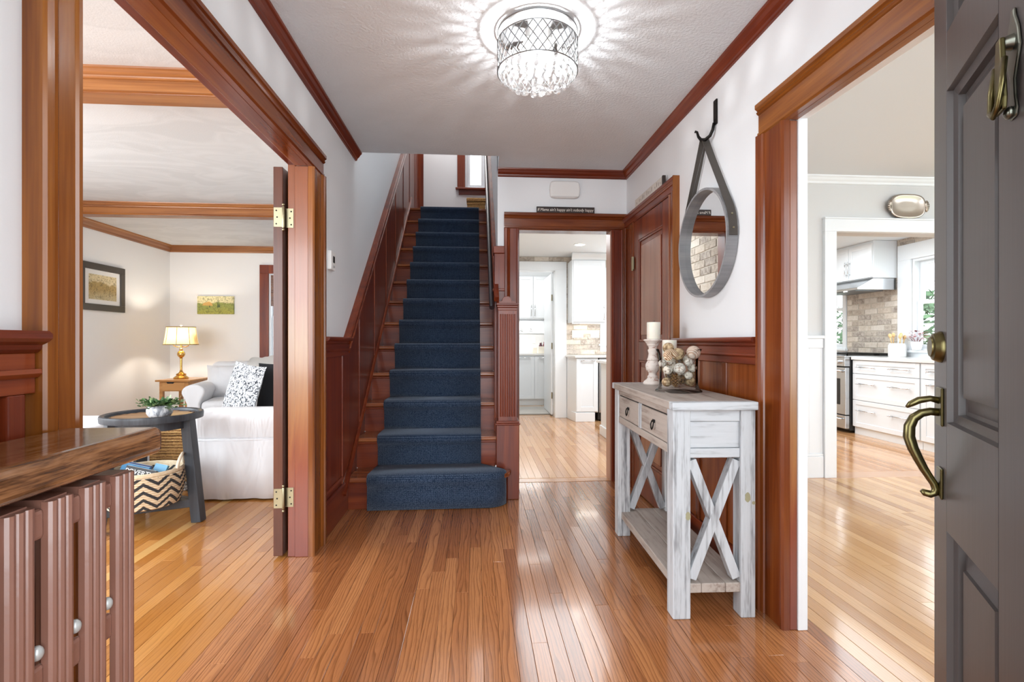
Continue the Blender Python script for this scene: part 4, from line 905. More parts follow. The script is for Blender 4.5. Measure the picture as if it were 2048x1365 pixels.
for x, z, a, b in ((0.306, 0.472, .011, .020), (0.330, 0.45, .007, .007), (0.069, 0.402, .010, .017)):
    MB().prism([(x + a*math.cos(i*PI/6)*(1 + .15*math.sin(3*i)), z + b*math.sin(i*PI/6)) for i in range(12)], 'y', 0.0212, 0.0221).build('knot', mk, ct, local=True)

# on the console table
m_chalk = None
t = NT('chalky distressed white'); v = t.coord(); f = t.noise(t.coord(scale=(30, 30, 70)), 1.0, 5, 0.7)
t.set(Base_Color=t.ramp(f, [(0.36, lin(172, 132, 116)), (0.43, lin(226, 216, 208)), (0.8, lin(238, 232, 226))]), Roughness=0.7); t.bump(f, 0.3, 0.002); m_chalk = t.m
t = NT('cream wax'); t.set(Base_Color=lin(240, 236, 222), Roughness=0.45, Subsurface_Weight=0.2, Subsurface_Scale=0.02); m_wax = t.m
m_wick = plain('burnt wick', (60, 54, 48), 0.9)
def candle(x, y, z, r, h, label):
    c = thing('pillar_candle', label, 'candle', (x, y, z)); MB().lathe([(r*.96, 0), (r, .004), (r, h - .004), (r*.97, h), (r*.6, h - .003), (.001, h - .004)], (x, y, z), 28).build('wax', m_wax, c, smooth=40)
    MB().tube([(x, y, z + h - .005), (x + .001, y, z + h + .004), (x + .006, y, z + h + .009)], .0013, 6).build('wick', m_wick, c)
TZ = 0.847
def holder(x, y, prof, label):
    h = thing('candle_holder', label, 'candle holder', (x, y, TZ)); k = len(prof)
    MB().lathe(prof[:5], (x, y, TZ), 30).build('base', m_chalk, h, smooth=35); MB().lathe(prof[4:-5], (x, y, TZ), 30).build('turned_stem', m_chalk, h, smooth=35); MB().lathe(prof[-6:], (x, y, TZ), 30).build('cup', m_chalk, h, smooth=35)
P1 = [(.051, 0), (.052, .006), (.046, .016), (.033, .026), (.027, .036), (.029, .042), (.022, .050), (.022, .062), (.034, .076), (.039, .096), (.038, .110), (.030, .124), (.027, .128), (.031, .134), (.026, .146), (.022, .168), (.026, .182), (.027, .188), (.021, .194), (.023, .206), (.032, .216), (.031, .220), (.044, .236), (.050, .240), (.050, .246), (.038, .247)]
holder(0.972, 2.695, P1, 'tall white distressed turned candle holder at the far end of the console'); candle(0.977, 2.695, TZ + .2475, 0.0365, 0.093, 'cream pillar candle on the tall turned candle holder')
P2 = [(.045, 0), (.046, .006), (.040, .014), (.028, .022), (.022, .030), (.024, .036), (.019, .044), (.026, .058), (.030, .070), (.024, .084), (.020, .096), (.024, .104), (.030, .110), (.040, .118), (.046, .122), (.046, .128), (.034, .129)]
holder(1.000, 2.525, P2, 'short white candle holder mostly hidden behind the glass vase'); candle(1.000, 2.525, TZ + .1295, 0.0362, 0.113, 'lower cream pillar candle standing behind the glass vase')
VX, VY = 0.948, 2.285
vz = thing('glass_vase', 'clear flared glass hurricane vase filled with decorative balls', 'vase', (VX, VY, TZ))
PV = [(.104, 0), (.106, .004), (.094, .016), (.087, .034), (.085, .09), (.087, .15), (.092, .175), (.104, .199)]
PI_ = [(.101, .199), (.0890, .175), (.0840, .15), (.0820, .09), (.0835, .034), (.082, .024), (.0002, .022)]
MB().lathe([(.0002, 0)] + PV + PI_, (VX, VY, TZ), 44, cap=False).build('glass_body', m_glass, vz, smooth=50)
def ballmat(name, a, b, scale, th=0.5, kind='noise', w=0.06):
    t = NT(name); v = t.coord()
    if kind == 'noise': f = t.noise(v, scale, 3, 0.6)
    elif kind == 'voro':
        x = t.n('ShaderNodeTexVoronoi', feature='DISTANCE_TO_EDGE'); t.l(v, x.inputs['Vector']); x.inputs['Scale'].default_value = scale; f = x.outputs['Distance']
    else:
        x = t.n('ShaderNodeTexWave', wave_type='BANDS', bands_direction='DIAGONAL'); t.l(v, x.inputs['Vector']); x.inputs['Scale'].default_value = scale; x.inputs['Distortion'].default_value = 1.2; f = x.outputs['Fac']
    t.set(Base_Color=t.ramp(f, [(max(0, th - w), lin(*a)), (th + w, lin(*b))]), Roughness=0.8); t.bump(f, 0.6, 0.003); return t.m
bm_brn = ballmat('bark ball', (58, 42, 30), (128, 98, 66), 90, .5)
bm_dot = ballmat('speckled cream ball', (120, 104, 88), (214, 206, 192), 80, 0.42); bm_str = ballmat('striped ball', (176, 146, 124), (212, 196, 182), 42, 0.4, 'wave', 0.2)
bm_mos = ballmat('mosaic ball', (150, 134, 118), (210, 204, 194), 55, 0.06, 'voro', 0.03); bm_twig = ballmat('woven twig ball', (120, 92, 62), (196, 172, 136), 70, 0.5, 'noise', 0.1); bm_shell = ballmat('banded shell', (156, 112, 76), (230, 208, 180), 60, 0.5, 'wave', 0.15)
def deco(i, c, r, mt, label, kind='ball'):
    o = thing('decorative_ball' if kind == 'ball' else kind, label, 'ball' if kind == 'ball' else ('shell' if kind == 'sea_snail_shell' else 'pine cone'), (c[0], c[1], c[2] - r), 0, 'fillers of the glass vase')
    if kind == 'ball': MB().ball(c, r, 22, 14).build('ball_body', mt, o, smooth=True)
    return o
B = [((.998, 2.235, 1.030), .0315, bm_str, 'large striped pinkish ball resting on top at the right rim of the vase'), ((1.000, 2.290, .996), .026, bm_dot, 'speckled ball just behind the large striped ball'), ((.970, 2.222, .986), .0190, bm_mos, 'small cracked cream ball below the large striped ball'),
     ((.930, 2.226, .957), .0265, bm_mos, 'cracked pale ball in the middle of the vase front'), ((.996, 2.244, .960), .0210, bm_dot, 'dotted grey-white ball at the right, half way up the vase'), ((.882, 2.250, .950), .0210, bm_dot, 'tan dotted ball at the left, half way up the vase'),
     ((.970, 2.224, .926), .0190, bm_dot, 'plain dotted ball under the cracked small ball'), ((.990, 2.252, .897), .0235, bm_twig, 'ringed beige ball lowest at the right of the vase'), ((.882, 2.262, .893), .0220, bm_twig, 'rough cream ball lowest at the left of the vase'),
     ((.905, 2.300, 1.050), .0260, bm_twig, 'woven twig ball on top at the left of the vase'), ((.938, 2.270, 1.022), .0290, bm_twig, 'larger woven twig ball on top in the middle of the vase'), ((.876, 2.296, .978), .0190, bm_mos, 'small pale ball against the left glass under the shell'),
     ((.948, 2.330, .960), .0280, bm_dot, 'speckled ball behind the middle of the vase'), ((.985, 2.326, .905), .0260, bm_mos, 'cracked ball at the back near the bottom of the vase'), ((.925, 2.330, .896), .0250, bm_str, 'striped ball at the back bottom of the vase'), ((.900, 2.340, .958), .0240, bm_twig, 'twig ball at the back left of the vase'), ((.905, 2.285, .925), .021, bm_brn, 'brown bark ball in the dark gap at the left of the vase'), ((.955, 2.268, .905), .021, bm_brn, 'brown bark ball behind the pine cone'), ((.948, 2.275, .988), .017, bm_brn, 'small brown bark ball under the large twig ball'), ((1.010, 2.290, .930), .0185, bm_twig, 'twig ball against the right glass half way up'), ((.965, 2.315, 1.025), .024, bm_twig, 'twig ball on top at the back of the vase')]
for i, (c, r, mt, lb) in enumerate(B): deco(i, c, r, mt, lb)
sh = deco(0, (.878, 2.238, 1.014), .026, bm_shell, 'beige banded snail shell at the upper left of the vase', 'sea_snail_shell')
pts = []; rr = []
for i in range(46):
    a = i * 0.36; q = 0.028 * math.exp(-0.085 * i) + .002; pts.append((.880 + q*math.cos(a), 2.238 - 0.02 * (1 - q/.03), 1.012 + q*math.sin(a))); rr.append(q * .62 + .001)
MB().tube(pts, rr, 10).build('whorl', bm_shell, sh, smooth=True)
pc = deco(0, (.912, 2.232, .896), .03, m_wick, 'brown pine cone at the bottom front of the vase', 'pine_cone')
m_cone = plain('pine cone scale', (150, 112, 66), 0.7, var=0.3); core = MB().lathe([(.004, -.028), (.012, -.012), (.012, .01), (.003, .032)], (.912, 2.232, .900), 10).build('core', plain('cone core', (84, 56, 34), 0.8), pc, smooth=True)
scm = None
for k in range(8):
    z = .876 + k * .0068; r = .021 * math.sin(PI * (k + 1.2) / 9.6) + .003; nn = 8
    for j in range(nn):
        a = 2*PI*(j + .5*(k % 2))/nn; d = Vector((math.cos(a), math.sin(a), .25)); s = Vector((-math.sin(a), math.cos(a), 0)); c = Vector((.912, 2.232, z))
        MB().add([c + d*.006, c + d*r + s*.006, c + d*(r + .004) + Vector((0,0,.002)), c + d*r - s*.006, c + d*r*.8 + Vector((0,0,-.003))], [(0,1,2), (0,2,3), (0,4,1), (1,4,2), (2,4,3), (3,4,0)]).build('scale', m_cone, pc)

# ---------------------------------------------------------------- radiator in the left foreground
rd = thing('radiator', 'brown painted cast iron radiator with a wooden top in the left foreground', 'radiator', (-0.71, 0.65, 0))
t = NT('brown radiator paint'); v = t.coord(); t.set(Base_Color=t.mix(t.noise(v, 5, 3), lin(116, 78, 64), lin(140, 100, 86)), Roughness=0.32, Coat_Weight=0.3); t.bump(t.noise(v, 160, 2), 0.15, 0.002); m_rad = t.m
t = NT('dark oak radiator top'); a = t.noise(t.coord(scale=(55, 7, 55)), 1.0, 4, .65, .6); b = t.noise(t.coord(scale=(240, 14, 240)), 1.0, 3, .6)
t.set(Base_Color=t.ramp(t.math('ADD', t.math('MULTIPLY', a, .6), t.math('MULTIPLY', b, .4)), [(.36, lin(48, 30, 20)), (.45, lin(92, 60, 36)), (.52, lin(124, 84, 52)), (.66, lin(150, 108, 72))]), Roughness=.2, Coat_Weight=.6, Coat_Roughness=.08); t.bump(t.noise(t.coord(), 28, 3), .3, .003); m_radtop = t.m
MB().box(-0.795, -0.612, 0.31, 1.032, 0.862, 0.914).build('wooden_top', m_radtop, rd, 0.014, seg=4)
secs = [0.936 - i * 0.0685 for i in range(10)]
def fluted(cx, cy, wx, wy):
    if cx > -.65:
        fr = [(cx + wx*.35 + .0085*math.cos(q), cy + o + .0085*math.sin(q)) for o in (-.0142, 0, .0142) for q in (-1.2, -.6, 0, .6, 1.2)]
        return [(cx - wx, cy - wy)] + fr + [(cx - wx, cy + wy)]
    # plan of one column: rounded front with two flutes on the face
    return [(cx - wx, cy - wy), (cx + wx*.55, cy - wy), (cx + wx*.86, cy - wy*.86), (cx + wx*.90, cy - wy*.60), (cx + wx, cy - wy*.45), (cx + wx, cy - wy*.16), (cx + wx*.86, cy - wy*.02), (cx + wx, cy + wy*.14), (cx + wx, cy + wy*.45), (cx + wx*.90, cy + wy*.60), (cx + wx*.86, cy + wy*.86), (cx + wx*.55, cy + wy), (cx - wx, cy + wy)]
m_blob = plain('silver paint blob', (176, 178, 176), 0.4, 0.3)
s0 = None
for i, y in enumerate(secs):
    m = MB()
    for cx, wx in ((-0.628, 0.005), (-0.766, 0.0125)): m.prism(fluted(cx, y, wx, 0.0225), 'z', 0.10, 0.846)
    m.box(-0.785, -0.630, y - 0.020, y + 0.020, 0.815, 0.848); m.box(-0.785, -0.622, y - 0.020, y + 0.020, 0.085, 0.15)
    if i in (0, 9): m.box(-0.655, -0.63, y - 0.018, y + 0.018, 0, 0.09); m.box(-0.775, -0.75, y - 0.018, y + 0.018, 0, 0.09)
    sc = m.build('section', m_rad, rd, 0.004, seg=2)
    if i < 9:
        yy = y - 0.034
        for zz in (0.815, 0.59, 0.13):
            MB().box(-0.640, -0.628, yy - 0.014, yy + 0.014, zz - 0.022, zz + 0.022).build('link', m_rad, sc, 0.007)
        MB().ball((-0.629, yy, 0.632), 0.0085, 10, 7, (1, 1, 1.3)).build('paint_blob', m_blob, sc, smooth=True)
    if i < 9:
        pass
# ---------------------------------------------------------------- living room
t = NT('white slipcover linen'); v = t.coord(); t.set(Base_Color=t.mix(t.noise(v, 4, 2), lin(214, 214, 217), lin(228, 228, 230)), Roughness=0.9, Sheen_Weight=0.15)
fold = t.noise(t.coord(scale=(5, 5, 1.6)), 1.0, 2, 0.5, 1.4); t.bump(t.math('ADD', t.math('MULTIPLY', fold, 2.5), t.math('MULTIPLY', t.noise(v, 500, 2), 0.06)), 0.55, 0.02); m_linen = t.m
sf = thing('sofa', 'white slipcovered sofa with its arm end and skirt towards the hall', 'sofa', (-1.46, 4.4, 0))
AX0, AX1, AY0, AY1 = -1.912, -1.015, 3.535, 3.80
MB().prism([(AY0 + 0.012, 0.405), (AY0 + 0.004, 0.50), (AY0, 0.55), (AY0 + 0.015, 0.59), (AY0 + 0.05, 0.612), (AY0 + 0.20, 0.612), (AY1 - 0.02, 0.59), (AY1, 0.55), (AY1, 0.405)], 'x', AX0, AX1).build('arm', m_linen, sf, 0.025, seg=3, smooth=50)
# pleated, slightly wavy skirt
sk = MB(); n = 60
for i in range(n + 1):
    u = i / n; x = AX0 + (AX1 - AX0) * u; w = 0.006 * math.sin(u * 19) + 0.004 * math.sin(u * 43 + 1)
    sk.v += [(x, AY0 + 0.014, 0.418), (x, AY0 + 0.002 + w * .4, 0.395), (x, AY0 - 0.002 + w, 0.22), (x, AY0 - 0.010 + w * 1.2, 0.012)]
for i in range(n):
    for k in range(3): sk.f.append((4*i + k, 4*i + k + 1, 4*i + 4 + k + 1, 4*i + 4 + k))
b0 = len(sk.v)
for i in range(31):
    y = AY0 + (5.5 - AY0) * i / 30; w = 0.006 * math.sin(i * .9); sk.v += [(AX0 + 0.012, y, 0.418), (AX0 + w*.4, y, 0.395), (AX0 - .004 + w, y, 0.22), (AX0 - .010 + w, y, 0.012)]
for i in range(30):
    for k in range(3): sk.f.append((b0 + 4*i + k, b0 + 4*i + 4 + k, b0 + 4*i + 5 + k, b0 + 4*i + 1 + k))
s_ = sk.build('skirt', m_linen, sf, smooth=True); so = s_.modifiers.new('solid', 'SOLIDIFY'); so.thickness = 0.006
MB().tube([(AX0 + .01, AY0 + 0.004, 0.408), (AX1, AY0 + 0.004, 0.408)], 0.006, 8).build('piping', m_linen, sf, smooth=True)
MB().box(AX0 + 0.02, AX1, AY0 + 0.02, 5.5, 0.03, 0.40).build('base', m_linen, sf)
MB().box(AX0 + 0.01, AX1 - 0.25, AY1 + 0.005, 4.60, 0.39, 0.49).build('seat_cushion', m_linen, sf, 0.04, seg=3, smooth=50); MB().box(AX0 + 0.01, AX1 - 0.25, 4.61, 5.24, 0.39, 0.49).build('seat_cushion', m_linen, sf, 0.04, seg=3, smooth=50)
MB().box(AX1 - 0.24, AX1, AY1, 5.25, 0.40, 0.84).build('backrest', m_linen, sf, 0.06, seg=3, smooth=50); MB().box(AX0, AX1, 5.25, 5.5, 0.40, 0.612).build('arm', m_linen, sf, 0.05, seg=3, smooth=50)
s2 = thing('sofa', 'white slipcovered roll-arm sofa in the far corner of the living room', 'sofa', (-3.165, 5.62, 0), math.radians(15))
def rollarm(x0, x1):
    c = (x0 + x1)/2; w = (x1 - x0)/2
    pts = [(c - w*.55, 0.02), (c - w*.55, 0.40), (c - w*.72, 0.45)] + [(c + w*math.cos(a), 0.53 + 0.085*math.sin(a)) for a in [PI*1.05 - PI*1.1*i/10 for i in range(11)]] + [(c + w*.72, 0.45), (c + w*.55, 0.40), (c + w*.55, 0.02)]
    return MB().prism(pts, 'y', 0, .82)
rollarm(0, .225).build('arm', m_linen, s2, 0.018, seg=3, smooth=40, local=True); rollarm(1.275, 1.5).build('arm', m_linen, s2, 0.018, seg=3, smooth=40, local=True)
MB().box(.14, 1.36, .02, .92, 0.03, 0.30).build('base', m_linen, s2, 0.02, local=True)
for a, b in ((.18, .748), (.752, 1.32)): MB().box(a, b, 0.0, .70, 0.30, 0.425).build('seat_cushion', m_linen, s2, 0.045, seg=3, smooth=50, local=True)
MB().box(.12, 1.38, .74, .95, 0.30, 0.835).build('backrest', m_linen, s2, 0.07, seg=3, smooth=50, local=True)
rx = lambda ax, d: Matrix.Rotation(math.radians(d), 3, ax)
MB().cushion((.40, .60, 0.605), 0.30, 0.20, 0.11, p=.35, rot=rx('X', 74)).build('back_cushion', m_linen, s2, smooth=True, local=True); MB().cushion((1.02, .60, 0.605), 0.28, 0.20, 0.10, p=.35, rot=rx('X', 74)).build('back_cushion', m_linen, s2, smooth=True, local=True)
t = NT('black and white print fabric'); v = t.coord(scale=(1, 1, 1)); f = t.noise(v, 34, 5, 0.75, 2.2); t.set(Base_Color=t.ramp(f, [(0.46, lin(38, 42, 50)), (0.52, lin(216, 218, 222))], 'LINEAR'), Roughness=0.9); m_print = t.m
m_navyblk = plain('blue-black velvet', (20, 22, 26), 0.9)
p = thing('throw_pillow', 'black and white abstract print pillow leaning on the near sofa', 'pillow', (-1.73, 3.98, 0.49))
MB().cushion((-1.795, 4.00, 0.70), 0.195, 0.215, 0.05, rot=rx('Z', -32) @ rx('X', 76) @ rx('Z', -6)).build('cover', m_print, p, smooth=True)
p = thing('throw_pillow', 'plain black velvet pillow behind the printed pillow on the near sofa', 'pillow', (-1.50, 4.15, 0.49))
MB().cushion((-1.545, 4.20, 0.695), 0.225, 0.215, 0.045, p=0.3, rot=rx('Z', 4) @ rx('X', 78)).build('cover', m_navyblk, p, smooth=True)
t = NT('fluffy white throw'); v = t.coord(); t.set(Base_Color=lin(234, 231, 226), Roughness=1.0, Sheen_Weight=0.4); t.bump(t.noise(v, 60, 5, 0.7), 1.0, 0.02); m_fluff = t.m
th = thing('throw_blanket', 'fluffy cream throw with black pom-poms over the far sofa back', 'blanket', (-3.165, 5.62, 0), math.radians(15))
bl = MB(); n = 24; rg = random.Random(2)
for i in range(n + 1):
    u = i / n; x = .56 + .80 * u
    for k, (y, z) in enumerate(((.985, .62), (.985, .80), (.95, .86), (.84, .88), (.72, .87), (.58, .85), (.46, .81), (.44, .76), (.43, .72))):
        w = .012 * math.sin(u * 13 + k) + .010 * math.sin(u * 29 + 2*k); bl.v.append((x, y + w * .6, z + w * .7 + 0.05 * u))
for i in range(n):
    for k in range(8): bl.f.append((9*i + k, 9*i + 9 + k, 9*i + 10 + k, 9*i + 1 + k))
o = bl.build('woven_cloth', m_fluff, th, smooth=True, local=True); so = o.modifiers.new('solid', 'SOLIDIFY'); so.thickness = 0.022
for x, z in ((.62, .735), (.68, .74), (.88, .745), (1.08, .75), (1.24, .76)): MB().ball((x, .41, z), 0.024, 10, 7, (1.3, .7, .8)).build('pom_pom', m_navyblk, th, smooth=True, local=True)
ot = thing('ottoman', 'white slipcovered ottoman partly hidden behind the radiator', 'ottoman', (-2.6, 3.35, 0))
MB().box(-3.02, -2.30, 3.02, 3.72, 0.02, 0.40).build('skirt', m_linen, ot, 0.02); MB().box(-3.03, -2.29, 3.01, 3.73, 0.40, 0.565).build('cushion', m_linen, ot, 0.05, seg=3, smooth=50)

# round tray table on three legs
CX, CY, TR = -1.935, 3.155, 0.257
tt = thing('side_table', 'round black tray table with a slatted wooden top by the left opening', 'table', (CX, CY, 0))
m_slate = wood('charcoal stained wood', [(34, 36, 40), (52, 56, 62), (70, 76, 84)], 'z', 0.45, 0.1, bump=0.3)
MB().lathe([(TR - .03, .612), (TR, .616), (TR + .002, .640), (TR, .652), (TR - .008, .655), (TR - .026, .650), (TR - .028, .640), (TR - .045, .638), (TR - .045, .612)], (CX, CY, 0), 64, cap=False).build('rim', m_slate, tt, smooth=35)
m_slat = wood('aged brown slat', [(92, 62, 36), (138, 100, 62), (168, 130, 88)], 'x', 0.35, 0.2); 
ns = 11
for i in range(ns):
    a = -TR + .04 + (2*TR - .08) * i / ns; b = -TR + .04 + (2*TR - .08) * (i + 1) / ns; m = max(abs(a), abs(b)); hw = math.sqrt(max(.001, (TR - .042)**2 - m*m))
    MB().box(CX - hw, CX + hw, CY + a + .0015, CY + b - .0015, .618, .6385).build('slat', m_slat, tt, 0.002)
MB().lathe([(TR - .06, .565), (TR - .055, .565), (TR - .055, .612), (TR - .06, .612)], (CX, CY, 0), 48, cap=False).build('apron', m_slate, tt, smooth=35)
LA = [-4, 138, 232]
foot = lambda a, r, z: Vector((CX + r*math.cos(math.radians(a)), CY + r*math.sin(math.radians(a)), z))
for a in LA: MB().bar(foot(a, .272, 0.0), foot(a, .205, .618), .058, .058, (math.cos(math.radians(a)), math.sin(math.radians(a)), 0)).build('leg', m_slate, tt, 0.003)
for i in range(3): MB().bar(foot(LA[i], .255, .115), foot(LA[(i+1) % 3], .255, .115), .035, .045).build('stretcher', m_slate, tt, 0.003)
MB().prism([(p.x, p.y) for p in (foot(-4, .24, 0), foot(138, .24, 0), foot(232, .24, 0))], 'z', .120, .136).build('lower_shelf', m_slate, tt, 0.002)
pp = thing('potted_plant', 'small green plant in a marbled white pot on the round tray table', 'plant', (-1.845, 3.065, .639))
t = NT('marbled pot'); v = t.coord(); f = t.noise(t.coord(scale=(34, 34, 12)), 1.0, 4, 0.6, 1.5); t.set(Base_Color=t.ramp(f, [(0.40, lin(120, 126, 134)), (0.54, lin(206, 208, 212)), (0.9, lin(222, 222, 223))]), Roughness=0.3); m_marb = t.m
MB().lathe([(.044, 0), (.055, .006), (.065, .026), (.066, .044), (.060, .064), (.056, .070), (.052, .068), (.050, .055), (.001, .052)], (-1.845, 3.065, .639), 36).build('pot', m_marb, pp, smooth=50)
t = NT('plant leaf'); oi = t.n('ShaderNodeObjectInfo'); t.set(Base_Color=t.ramp(oi.outputs['Random'], [(0, lin(44, 78, 46)), (0.6, lin(84, 124, 72)), (1, lin(142, 166, 116))]), Roughness=0.5); m_leaf = t.m
m_stem = plain('plant stem', (86, 106, 62), 0.7)
leafme = None
def leaf(par, p, d, s, mt):
    global leafme
    if leafme is None:
        vs = [(0,0,0), (.35,.40,.08), (.95,.38,.06), (1.25,0,-.06), (.95,-.38,.06), (.35,-.40,.08), (.5,0,0), (.95,0,0)]
        leafme = MB().add(vs, [(0,6,1), (1,6,7,2), (2,7,3), (3,7,4), (4,7,6,5), (5,6,0)]).build('leaf', mt, par); o = leafme
    else: o = leafme.copy(); COL.objects.link(o)
    q = Vector(d).to_track_quat('X', 'Z').to_matrix().to_4x4()
    o.parent = par; o.matrix_basis = WM[par.name].inverted() @ Matrix.Translation(p) @ q @ Matrix.Rotation(rg.uniform(-.6, .6), 4, 'X') @ Matrix.Scale(s, 4)
rg = random.Random(12)
stems = MB()
for i in range(84):
    a = rg.uniform(0, 2*PI); el = math.acos(rg.uniform(.05, .98)); L = rg.uniform(.07, .112) * (0.8 if el > .9 else 1); b = Vector((-1.845 + .03*math.cos(a), 3.065 + .03*math.sin(a), .70)); d = Vector((math.cos(a)*math.cos(el), math.sin(a)*math.cos(el), math.sin(el) * .85))
    pts = [b + d * (L*k/4) + Vector((0,0,-.03*(k/4)**2)) for k in range(5)]; stems.tube(pts, .0014, 5)
    for k in range(1, 5):
        for sgn in ((1, -1) if k < 4 else (0,)):
            s = d.cross(Vector((0,0,1))).normalized(); leaf(pp, pts[k], (d * .6 + s * sgn * .8 + Vector((0,0,rg.uniform(-.2,.4)))), rg.uniform(.012, .020), m_leaf)
stems.build('stems', m_stem, pp)['kind'] = 'stuff'
# chevron basket with books
KX, KY, KR = -1.915, 3.045, 0.190
t = NT('chevron seagrass'); tc = t.n('ShaderNodeTexCoord'); sx = t.n('ShaderNodeSeparateXYZ'); t.l(tc.outputs['Object'], sx.inputs[0])
ang = t.math('ARCTAN2', t.math('SUBTRACT', sx.outputs[1], KY), t.math('SUBTRACT', sx.outputs[0], KX)); u = t.math('MULTIPLY', ang, 9 / (2*PI)); tri = t.math('ABSOLUTE', t.math('SUBTRACT', t.math('FRACT', t.math('ADD', u, 20.0)), 0.5))
st_ = t.math('FRACT', t.math('ADD', t.math('MULTIPLY', sx.outputs[2], 23.0), t.math('MULTIPLY', tri, 2.3))); rim = t.math('GREATER_THAN', sx.outputs[2], 0.325)
blk = t.math('MULTIPLY', t.math('GREATER_THAN', st_, 0.56), t.math('SUBTRACT', 1.0, rim)); nz = t.noise(t.coord(), 60, 3)
t.set(Base_Color=t.mix(blk, t.mix(nz, lin(196, 172, 136), lin(228, 214, 188)), t.mix(nz, lin(34, 34, 36), lin(66, 66, 68))), Roughness=0.85); t.bump(t.noise(t.coord(scale=(40, 40, 110)), 1.0, 3), 0.6, 0.004); m_chev = t.m
bk = thing('basket', 'black and cream chevron woven basket of books under the round tray table', 'basket', (KX, KY, .137))
pf = [(.001, .150)] + [(KR - .03 + .0, .140)]; nr = 15
for i in range(nr):
    z = .145 + .195 * i / nr; r = KR - .018 + .022 * math.sin(PI * (i / nr) * .75)
    for k in range(4): pf.append((r + .005 * math.sin(PI * k / 4), z + .013 * k / 4))
pf += [(KR + .003, .345), (KR - .004, .350), (KR - .012, .345), (KR - .020, .25), (KR - .03, .160), (.001, .158)]
MB().lathe(pf, (KX, KY, 0), 56, cap=False).build('woven_body', m_chev, bk, smooth=50)
m_rope = plain('cream rope', (222, 208, 186), 0.9, bump=0.5, bscale=120, var=0.1)
for a0 in (20, 200):
    pts = [(KX + (KR - .004) * math.cos(math.radians(a0 + 24*math.cos(q))), KY + (KR - .004) * math.sin(math.radians(a0 + 24*math.cos(q))), .335 + .082 * math.sin(q)) for q in [PI * i / 14 for i in range(15)]]
    MB().tube(pts, .0085, 8).build('handle', m_rope, bk, smooth=True)
def book(label, c, sz, rot, mt, txt=None):
    b = thing('book', label, 'book', c, 0, 'books in the chevron basket'); M4 = Matrix.Translation(c) @ rot.to_4x4(); 
    o = MB().box(-sz[0]/2, sz[0]/2, -sz[1]/2, sz[1]/2, -sz[2]/2, sz[2]/2).build('cover', mt, b, 0.002, local=True); o.matrix_basis = rot.to_4x4(); WM[o.name] = M4
    o2 = MB().box(-sz[0]/2 + .004, sz[0]/2 - .004, -sz[1]/2 + .003, sz[1]/2 + .0006, -sz[2]/2 + .004, sz[2]/2 + .001).build('pages', m_white, b, local=True); o2.matrix_basis = rot.to_4x4()
    if txt: text(txt, 'lettering', m_white, .036, M4 @ Matrix.Translation((0, -sz[1]/2 - .0006, sz[2]/2 - .028)) @ Matrix.Rotation(PI/2, 4, 'X'), b)
m_blue = plain('blue book cover', (62, 128, 172), 0.5, var=0.2); m_blue2 = plain('deep blue cover', (44, 74, 124), 0.5, var=0.15); m_bkc = plain('black book cover', (30, 30, 32), 0.5)
book('black book with white lettering standing in the chevron basket', (-1.905, 2.945, .275), (.165, .022, .19), rx('Y', 13) @ rx('X', -22) , m_bkc, 'POVERTY,')
book('light blue book behind the black book in the basket', (-1.965, 2.995, .282), (.15, .026, .19), rx('Y', 13) @ rx('X', -22), m_blue)
book('deep blue book at the left edge of the basket', (-1.98, 3.05, .275), (.13, .024, .19), rx('Y', 13) @ rx('X', -22), m_blue2)
book('pale blue book at the right edge of the basket', (-1.85, 3.03, .27), (.07, .022, .20), rx('Y', 13) @ rx('X', -22), plain('pale blue cover', (104, 160, 196), 0.5, var=0.15))
# wicker trunk, rug, end table, lamp
t = NT('golden seagrass weave'); v = t.coord(); w = t.n('ShaderNodeTexWave', wave_type='BANDS', bands_direction='Z'); t.l(v, w.inputs['Vector']); w.inputs['Scale'].default_value = 14; w.inputs['Distortion'].default_value = 1.5; w.inputs['Detail Scale'].default_value = 6
f = t.noise(t.coord(scale=(60, 60, 110)), 1.0, 3, 0.6); t.set(Base_Color=t.ramp(t.math('ADD', t.math('MULTIPLY', w.outputs['Fac'], .5), t.math('MULTIPLY', f, .5)), [(0.25, lin(112, 76, 38)), (0.5, lin(186, 140, 82)), (0.8, lin(222, 182, 122))]), Roughness=0.85); t.bump(t.math('ADD', w.outputs['Fac'], f), 0.7, 0.006); m_weave = t.m
def trunk(label, x0, x1, y0, y1, z0, z1, courses, lid=0.05):
    w = thing('wicker_trunk', label, 'basket', ((x0+x1)/2, (y0+y1)/2, z0)); h = (z1 - z0 - lid) / courses
    m = MB()
    for k in range(courses): m.box(x0 + (k % 2)*.003, x1 - (k % 2)*.003, y0 + (k % 2)*.003, y1 - (k % 2)*.003, z0 + k*h, z0 + (k+1)*h - .001)
    m.build('woven_body', m_weave, w, 0.005); MB().box(x0 - .008, x1 + .008, y0 - .008, y1 + .008, z1 - lid + .002, z1).build('lid', m_weave, w, 0.012)
trunk('golden woven seagrass trunk with a lid behind the round table', -2.74, -2.20, 3.98, 4.38, 0.013, 0.415, 16)
trunk('small woven basket on the stair landing under the window', -0.125, 0.13, 7.03, 7.24, 2.718, 3.10, 14)
t = NT('black and ivory rug'); v = t.coord(); f = t.noise(t.coord(scale=(14, 26, 1)), 1.0, 4, 0.7, 2.5); t.set(Base_Color=t.ramp(f, [(0.47, lin(60, 56, 56)), (0.54, lin(206, 200, 194))]), Roughness=1.0); t.bump(t.noise(v, 300, 2), .8, .004); m_rug = t.m
rug = thing('area_rug', 'black and ivory patterned rug under the wicker trunk and sofas', 'rug', (-2.5, 4.6, 0)); MB().box(-3.3, -1.93, 3.78, 5.6, 0.0005, 0.012).build('pile', m_rug, rug, 0.003)
m_oakt = wood('golden oak table', [(146, 100, 54), (182, 132, 78), (204, 158, 102)], 'x', 0.3, 0.3)
